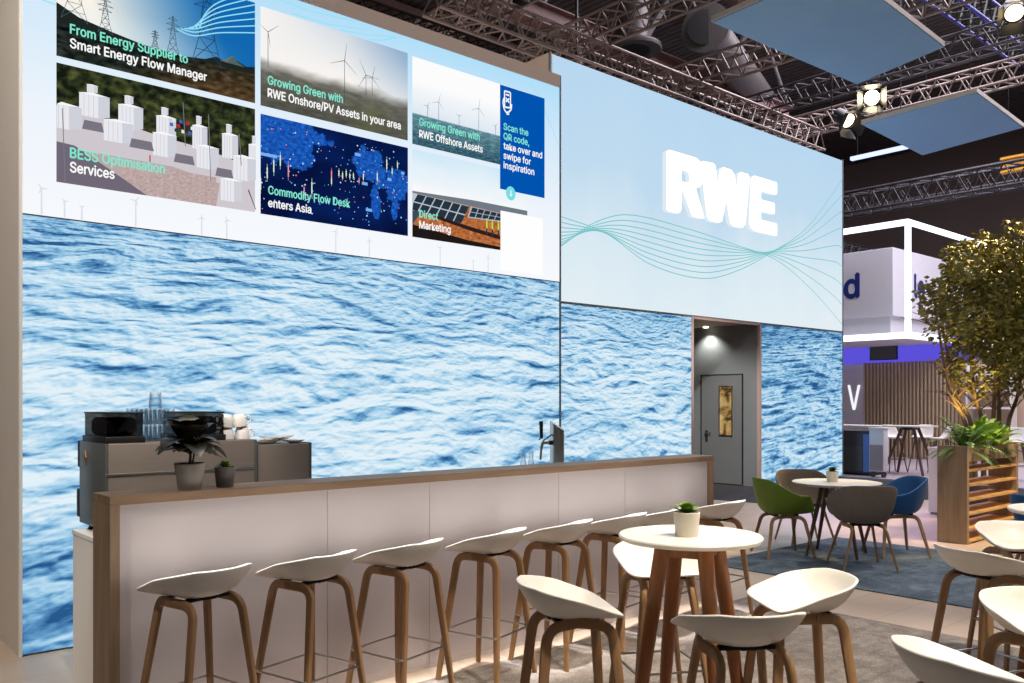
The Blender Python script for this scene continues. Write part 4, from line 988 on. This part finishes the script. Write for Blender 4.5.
tv = thing('television', 'dark flat screen hung against the violet LED band', 'television', (23.8, 11.4, 2.72)); MB().box(-.04, .04, -.45, .32, 0, .44, .006).build('bezel', M['black'], tv); MB().box(-.046, -.041, -.43, .30, .02, .42).build('display', M['machine_dark'], tv, smooth=0); MB().box(.04, .1, -.1, .1, .15, .3).build('wall_bracket', M['black'], tv, smooth=0)
o = text('wall_lettering', 'V', 12.48, 1.33, .36, .62, M['sign_white'], None, 23.985, .008, 'X'); tag(o, 'white letter V on the pale wall left of the slatted cladding', 'lettering')
# service counter and cabinets
ct = thing('service_counter', 'white service counter with a pale top left of the slatted wall', 'counter', (18.7, 9.9, .02))
MB().box(0, .55, -.85, 1.6, 0, .96, .01).build('counter_body', M['white'], ct); MB().box(-.06, .62, -.92, 1.66, .96, 1.01, .005).build('counter_top', M['white'], ct); MB().box(.15, .4, .5, .85, 1.01, 1.2, .02).build('equipment', M['black'], ct)
cb = thing('drinks_cabinet', 'dark low cabinet with a blue lit side at the right end of the sea wall', 'cabinet', (17.45, 8.78, .02))
MB().box(.0, .60, -.2, .75, .05, .90, .006).build('cabinet_body', M['cab'], cb); MB().box(-.012, 0, -.02, .72, .10, .60).build('door', M['machine_dark'], cb, smooth=0); MB().box(-.014, 0, -.2, -.04, .08, .86).build('blue_lit_strip', M['cab_blue_lit'], cb, smooth=0); MB().box(-.02, .62, -.22, .77, .90, .93, .004).build('cabinet_top', M['cab'], cb); MB().box(.03, .57, -.17, .72, 0, .05).build('plinth', M['black'], cb, smooth=0)
cb = thing('trolley', 'pale grey boxy trolley standing between the dark cabinet and the high table', 'trolley', (17.2, 8.345, .02))
MB().box(0, .2, -.15, .15, .12, .98, .01).build('trolley_body', M['mag_white'], cb); MB().box(-.01, 0, -.135, .135, .14, .66).build('front_panel', plain('rose_grey_panel', (168, 146, 150), .5), cb, smooth=0); MB().box(-.015, .215, -.165, .165, .98, 1.01, .004).build('trolley_top', M['white'], cb)
for x in (.055, .145):
    for y in (-.11, .11): MB().tube([(x, y - .012, .05), (x, y + .012, .05)], .05, 14).tube([(x, y, .06), (x, y, .12)], .012, 6).build('castor', M['black'], cb)
hs = thing('stand_table', 'white topped high table on crossed dark legs before the slatted wall', 'table', (18.75, 8.35, .02)); hs.location = (18.58, 8.28, .02)
MB().box(-.32, .32, -.46, .46, 1.0, 1.03, .006).build('tabletop', M['tabletop'], hs)
for sx in (-1, 1):
    for sy in (-1, 1): MB().tube([(sx * .34, sy * .42, 0), (sx * .1, sy * .12, 1.0)], [.028, .034], 10).build('leg', M['dark_leg'], hs)
MB().box(-.12, .12, -.15, .15, .94, 1.0, .004).build('mounting_plate', M['black'], hs)
def make_white_stool():
    t = thing('white_high_chair', '', 'high chair')
    H = lambda x, y: .03 + .26 * sm((.0 - y) / .9)
    shell('seat_shell', .21, .21, .21, H, lambda x, y: 3.2, .74, M['white_china'], t, 3, .014, nt=32, ns=8)
    for sx in (-1, 1):
        for sy in (-1, 1): MB().tube([(sx * .22, sy * .22, 0), (sx * .1, sy * .1, .745)], [.012, .016], 8).build('leg', M['dark_leg'], t)
    MB().tube([(-.2, -.2, .28), (.2, -.2, .28), (.2, .2, .28), (-.2, .2, .28), (-.2, -.2, .28)], .007, 6).build('footrest', M['dark_leg'], t)
    return t
ws = make_white_stool(); 
for i, (x, y, rz, lb) in enumerate(((18.84, 8.78, 2.6, 'white high chair left of the crossed-leg table before the slatted wall'), (19.59, 8.46, 1.6, 'white high chair right of the crossed-leg table, the one nearer its legs'), (19.12, 7.86, .6, 'white high chair half hidden behind the fern tips'), (18.63, 6.24, 1.8, 'white high chair seen past the right end of the planter'))):
    o = ws if i == 0 else dup(ws, (0, 0, 0), 0, lb); o.location = (x, y, .02); o.rotation_euler = (0, 0, rz); o['label'] = lb; o['group'] = 'white high chairs on the neighbouring stand'
sh = thing('display_shelf', 'white lit shelf unit seen between the tree stems', 'shelf', (23.6, 8.05, .02))
MB().box(0, .4, -.04, 0, 0, 2.6).box(0, .4, 1.0, 1.04, 0, 2.6).build('side_panel', M['white'], sh, smooth=0)
for z in (.9, 1.35, 1.8, 2.2): MB().box(0, .4, 0, 1.0, z, z + .05).build('shelf_board', M['white'], sh, smooth=0)

# ------------------------------------------------------------------ overhead
def truss(label, a, b, w, mat, n=None, lace=None, cat='truss', group='lighting trusses under the hall ceiling'):
    A, B = Vector(a), Vector(b); L = (B - A).length; d = (B - A).normalized()
    t = thing('truss', label, cat, a, math.atan2(d.y, d.x), group); r = w * .07; h = w / 2
    for sy in (-1, 1):
        for sz in (-1, 1): MB().tube([(0, sy * h, sz * h), (L, sy * h, sz * h)], r, 8).build('chord', mat, t)
    m = MB(); k = n or int(L / w)
    for i in range(k):
        x0, x1 = L * i / k, L * (i + 1) / k; xm = (x0 + x1) / 2
        for s_ in (-1, 1):
            m.tube([(x0, s_ * h, -h), (xm, s_ * h, h), (x1, s_ * h, -h)], r * .6, 5)
            m.tube([(x0, -h, s_ * h), (xm, h, s_ * h), (x1, -h, s_ * h)], r * .6, 5)
    m.build('lacing', lace or mat, t, smooth=0); return t
truss('silver lattice truss crossing above the left display, nearest to the left edge', (9.0, 8.0, 8.0), (9.0, 18, 8.0), .42, M['alu'])
truss('silver lattice truss running back above the left end of the pale header', (11.1, 6.0, 8.0), (11.1, 18, 8.0), .42, M['alu'])
truss('silver lattice truss running back above the middle of the pale header', (14.1, 4.5, 8.0), (14.1, 18, 8.0), .42, M['alu'])
truss('silver lattice truss running along behind the top of the pale header', (7.6, 10.45, 7.55), (18.6, 10.45, 7.55), .42, M['alu'])
truss('long silver lattice truss passing above the right hanging sky panel', (18.6, 3.0, 8.0), (18.6, 18, 8.0), .4, M['alu'])
truss('dark lattice truss running along the far edge of the left hanging panel', (16.6, 3.0, 8.0), (16.6, 14, 8.0), .4, M['alu_dark'])
truss('blue painted truss at the top right beside the barn door lamp', (14.7, 6.4, 8.75), (19.9, 6.4, 8.75), .42, M['bluemetal'], None, M['blackmetal'])
truss('dark lattice truss crossing low above the white LED tube frame', (18.9, 4.0, 6.05), (18.9, 13.0, 6.05), .45, M['alu_dark'])
truss('dark lattice truss farther back above the fascia sign', (23.5, 3.0, 7.2), (23.5, 18, 7.2), .5, M['alu_dark'])
truss('dark lattice truss along X behind the neighbouring stand lights', (17.5, 13.4, 6.2), (30, 13.4, 6.2), .45, M['alu_dark'])
truss('slim black lattice bar lying along the top of the display wall', (1.35, 6.28, 4.80), (5.45, 6.28, 4.80), .17, M['blackmetal'], 34)
def girder(label, a, b):
    A, B = Vector(a), Vector(b); L = (B - A).length; d = (B - A).normalized(); t = thing('roof_girder', label, 'girder', a, math.atan2(d.y, d.x), 'roof girders above the trusses')
    MB().box(0, L, -.16, .16, -.22, -.19).box(0, L, -.16, .16, .19, .22).box(0, L, -.012, .012, -.19, .19).build('lower_beam', M['girder'], t, smooth=0)
    m = MB()
    for i in range(int(L / 3.2)):
        x = i * 3.2; m.tube([(x, 0, .2), (x + 1.6, 0, 2.4)], .09, 8).tube([(x + 3.2, 0, .2), (x + 1.6, 0, 2.4)], .06, 8)
    m.build('bracing', M['duct'], t, smooth=0); MB().box(0, L, -.14, .14, 2.35, 2.6).build('upper_beam', M['girder'], t, smooth=0)
girder('rust coloured roof girder with diagonal struts behind the pale header', (6, 13.2, 9.6), (22, 13.2, 9.6))
girder('rust coloured roof girder farther back over the hall', (6, 19.5, 9.6), (26, 19.5, 9.6))
dk = thing('ceiling_duct', 'round ventilation duct with a flanged mouth above the left hanging panel', 'duct', (16.3, 11.85, 10.0))
MB().tube([(0, 0, 0), (6, 2.2, 0)], .42, 28).build('duct_pipe', M['duct'], dk); MB().tube([(-.06, -.02, 0), (.08, .03, 0)], .56, 28).build('flange', M['duct'], dk); MB().tube([(-.075, -.03, 0), (-.06, -.02, 0)], .40, 28).build('mouth', M['black'], dk)
dk = thing('ceiling_duct', 'upright round vent pipe with a wide ring above the pale header', 'duct', (14.9, 12.8, 9.4))
MB().tube([(0, 0, 0), (0, 0, 3.0)], .36, 28).build('duct_pipe', M['duct'], dk); MB().lathe([(.36, 0), (.62, 0), (.64, .05), (.62, .10), (.36, .10)], 32, cap0=False, cap1=False).build('flange', M['duct'], dk); MB().lathe([(.0, -.004), (.38, -.004)], 28, cap0=False, cap1=False).build('mouth', M['black'], dk, recalc=False)
def hang_panel(label, P, z):
    c = Vector((sum(p[0] for p in P) / 4, sum(p[1] for p in P) / 4, z)); t = thing('ceiling_panel', label, 'ceiling panel', c, 0, 'sky blue panels hung from the ceiling')
    loc = [Vector((p[0] - c.x, p[1] - c.y, 0)) for p in P]
    def ring(sc, z0, z1): return [(v.x * sc, v.y * sc, z0) for v in loc] + [(v.x * sc, v.y * sc, z1) for v in loc]
    F = [(0, 1, 2, 3), (7, 6, 5, 4)] + [(i, i + 4, (i + 1) % 4 + 4, (i + 1) % 4) for i in range(4)]
    MB().add(ring(1, .0, .07), F).build('frame', M['panel_edge'], t, smooth=0); MB().add(ring(.988, -.012, 0), F).build('felt', M['panel_sky'], t, smooth=0)
    for v in loc: MB().tube([(v.x * .8, v.y * .8, .07), (v.x * .8, v.y * .8, 1.6)], .006, 6).build('cable', M['blackmetal'], t)
hang_panel('large blue-grey panel hung overhead at the top of the picture', [(9.426, 6.778), (12.984, 6.607), (12.533, 5.1), (9.295, 4.943)], 6.5)
hang_panel('smaller blue-grey panel hung overhead nearer the right edge', [(14.905, 7.51), (17.693, 7.645), (17.269, 5.652), (14.756, 5.51)], 6.5)
def lamp(label, loc, aim, lens, roll=0):
    t = thing('stage_light', label, 'stage light', loc); t.rotation_euler = (Vector(aim) - Vector(loc)).to_track_quat('-Z', 'Y').to_euler(); t['group'] = 'stage lights on the trusses'
    MB().lathe([(.02, .36), (.12, .34), (.14, .1), (.15, 0)], 24, cap0=True, cap1=False).build('housing', M['black'], t)
    MB().lathe([(0, .012), (.13, .012)], 24, cap0=False, cap1=False).build('lens', lens, t, recalc=False)
    for k in range(4):
        rot = Matrix.Rotation(k * PI / 2, 3, 'Z'); q_ = [rot @ Vector(v) for v in ((-.13, .15, 0), (.13, .15, 0), (.19, .25, -.20), (-.19, .25, -.20), (-.13, .155, .004), (.13, .155, .004), (.19, .255, -.196), (-.19, .255, -.196))]
        MB().add(q_, [(0, 1, 2, 3), (7, 6, 5, 4), (0, 4, 5, 1), (1, 5, 6, 2), (2, 6, 7, 3), (3, 7, 4, 0)]).build('barn_door', M['black'], t, smooth=0)
    up = t.rotation_euler.to_matrix().inverted() @ Vector((0, 0, 1)); p0 = Vector((0, 0, .55)); MB().tube([p0, p0 + up * (12.38 - loc[2] - .4)], .012, 6).build('hanging_pole', M['blackmetal'], t)
    MB().tube([(.16, 0, .15), (.19, 0, .25), (0, 0, .55), (-.19, 0, .25), (-.16, 0, .15)], .014, 6).build('yoke', M['black'], t)
lamp('bright glaring stage lamp right of the pale header top', (15.7, 7.7, 7.2), (3.5, 1.8, 1.4), M['lens'])
lamp('stage lamp with lit barn doors just below the glaring one', (15.4, 8.0, 6.78), (13, 1.0, 1.0), M['lens_soft'])
lamp('stage lamp with open barn doors in the top right corner', (14.45, 4.86, 7.45), (8, 1.6, .8), M['lens_soft'])
o = thing('tube_light', 'thin white tube light under the ceiling left of the smaller hanging panel', 'tube light', (18.3, 8.2, 6.9)); MB().box(-.05, .05, 0, 1.25, -.03, .05, .01).build('tube', M['tube_blue'], o)
for y in (.15, 1.1): MB().tube([(0, y, .05), (0, y, 5.5)], .008, 6).build('cable', M['blackmetal'], o)
cr = thing('lifting_beam', 'short steel beam coloured as lit orange-yellow hanging under the dark ceiling at the right', 'beam', (21.5, 5.9, 6.75))
MB().box(-.1, .1, -.2, 1.6, .0, .05).box(-.1, .1, -.2, 1.6, .3, .35).box(-.02, .02, -.2, 1.6, .05, .3).build('beam', M['lit_steel'], cr, smooth=0); MB().box(-.08, .08, -.15, .1, .35, 5.65).build('hanger', M['lit_steel'], cr, smooth=0)
hc = thing('chain_hoist', 'thin black hanging cable with a motor above the pale header edge', 'hoist', (11.15, 10.9, 7.35)); MB().tube([(0, 0, .5), (0, 0, 5.05)], .03, 6).build('chain', M['black'], hc); MB().box(-.08, .08, -.08, .08, 0, .5, .02).build('motor', M['black'], hc)
hc = thing('chain_hoist', 'small dark hoist on the truss just left of the header corner', 'hoist', (8.1, 9.0, 7.1)); MB().tube([(0, 0, .4), (0, 0, 5.3)], .02, 6).build('chain', M['black'], hc); MB().box(-.1, .1, -.08, .08, 0, .4, .02).build('motor', M['black'], hc)

# ------------------------------------------------------------------ light
W = bpy.data.worlds.new('hall_air'); S.world = W; W.use_nodes = True
bg = W.node_tree.nodes['Background']; bg.inputs[0].default_value = (.9, .88, 1.0, 1); bg.inputs[1].default_value = .05
def spot(name, loc, aim, power, ang, blend, col=(1, .87, .70), rad=.12):
    l = bpy.data.lights.new(name, 'SPOT'); l.energy = power; l.spot_size = R(ang); l.spot_blend = blend; l.color = col; l.shadow_soft_size = rad
    o = bpy.data.objects.new(name, l); COL.objects.link(o); o.location = loc; o.rotation_euler = (Vector(aim) - Vector(loc)).to_track_quat('-Z', 'Y').to_euler(); return o
def area(name, loc, aim, power, sx, sy, col):
    l = bpy.data.lights.new(name, 'AREA'); l.shape = 'RECTANGLE'; l.size = sx; l.size_y = sy; l.energy = power; l.color = col
    o = bpy.data.objects.new(name, l); COL.objects.link(o); o.location = loc; o.rotation_euler = (Vector(aim) - Vector(loc)).to_track_quat('-Z', 'Y').to_euler(); return o
for x in (1.5, 2.05, 2.6, 3.15, 3.7, 4.2, 4.7, 5.3): spot('bar_spot', (x, 3.62, 5.6), (x, 3.76, .75), 2600, 9, .9, (1, .95, .93), .08)
spot('table_spot', (2.6, .6, 5.8), (2.85, 2.15, .9), 920, 33, .6)
spot('table_spot', (4.6, -.2, 5.8), (4.4, 1.4, .8), 1050, 44, .5)
spot('lounge_spot', (8.8, 2.2, 6.2), (8.3, 4.3, .5), 500, 44, .6)
spot('planter_spot', (10.4, 1.0, 6.0), (10.7, 3.8, .6), 1900, 26, .6, (1, .80, .52))
spot('crown_spot', (14.3, 3.0, 6.3), (11.9, 4.2, 3.0), 4500, 28, .5, (1, .68, .22))
spot('uplight', (11.55, 4.32, 1.12), (11.62, 4.62, 2.4), 70, 80, .7, (1, .72, .22), .04)
spot('recess_downlight', (13.86, 10.1, 2.94), (13.92, 10.1, 0), 55, 120, .8, (1, .95, .86), .03)
spot('violet_spot', (11.8, 7.2, 6.0), (11.2, 5.0, 0), 1100, 40, .7, (.62, .42, 1))
spot('entry_spot', (-1.5, 3.0, 5.5), (1.2, 7.2, 1.6), 900, 60, .6, (1, .9, .78))
area('hall_lamps', (5, -1.5, 9.5), (6, 3, 0), 360, 6, 6, (1, .90, .82))
area('hall_lamps', (20, 6, 11), (20, 8, 0), 2600, 10, 10, (.96, .9, 1))
area('hall_lamps', (10, 14, 6.8), (11, 14, 12), 90, 8, 5, (1, .84, .78))
spot('recess_fill', (8.6, 5.6, 5.6), (14.0, 9.7, .9), 2600, 22, .8, (1, .95, .9))
spot('machine_fill', (.9, 2.0, 5.6), (1.85, 4.85, 1.2), 800, 14, .6, (1, .93, .85))  # added light, brightens the coffee machine
spot('header_side_fill', (5.4, 3.2, 8.2), (8.66, 9.3, 6.1), 1600, 12, .5, (1, .86, .72))  # added fill for the side face of the header wall
spot('counter_side_fill', (-1.6, 2.6, 4.6), (1.2, 4.3, .6), 260, 20, .6, (1, .9, .8))  # extra light put in to lift the bar's left end post


# ------------------------------------------------------------------ camera
cam = bpy.data.cameras.new('camera'); co = bpy.data.objects.new('camera', cam); COL.objects.link(co); S.camera = co
cam.sensor_fit = 'HORIZONTAL'; cam.sensor_width = 36.0; cam.lens = 870 / 1024 * 36.0; cam.shift_y = 60.5 / 1024; cam.clip_end = 200
co.location = (0, 0, 1.55); co.rotation_euler = (PI / 2, 0, math.atan2(.7501, .6613) - PI / 2)
S.view_settings.view_transform = 'Standard'; S.view_settings.look = 'None'; S.view_settings.exposure = 0.0; S.view_settings.gamma = 1.0; S.view_settings.use_curve_mapping = False
S.cycles.use_denoising = True; S.cycles.max_bounces = 8; S.cycles.transparent_max_bounces = 16; S.cycles.sample_clamp_indirect = 6.0
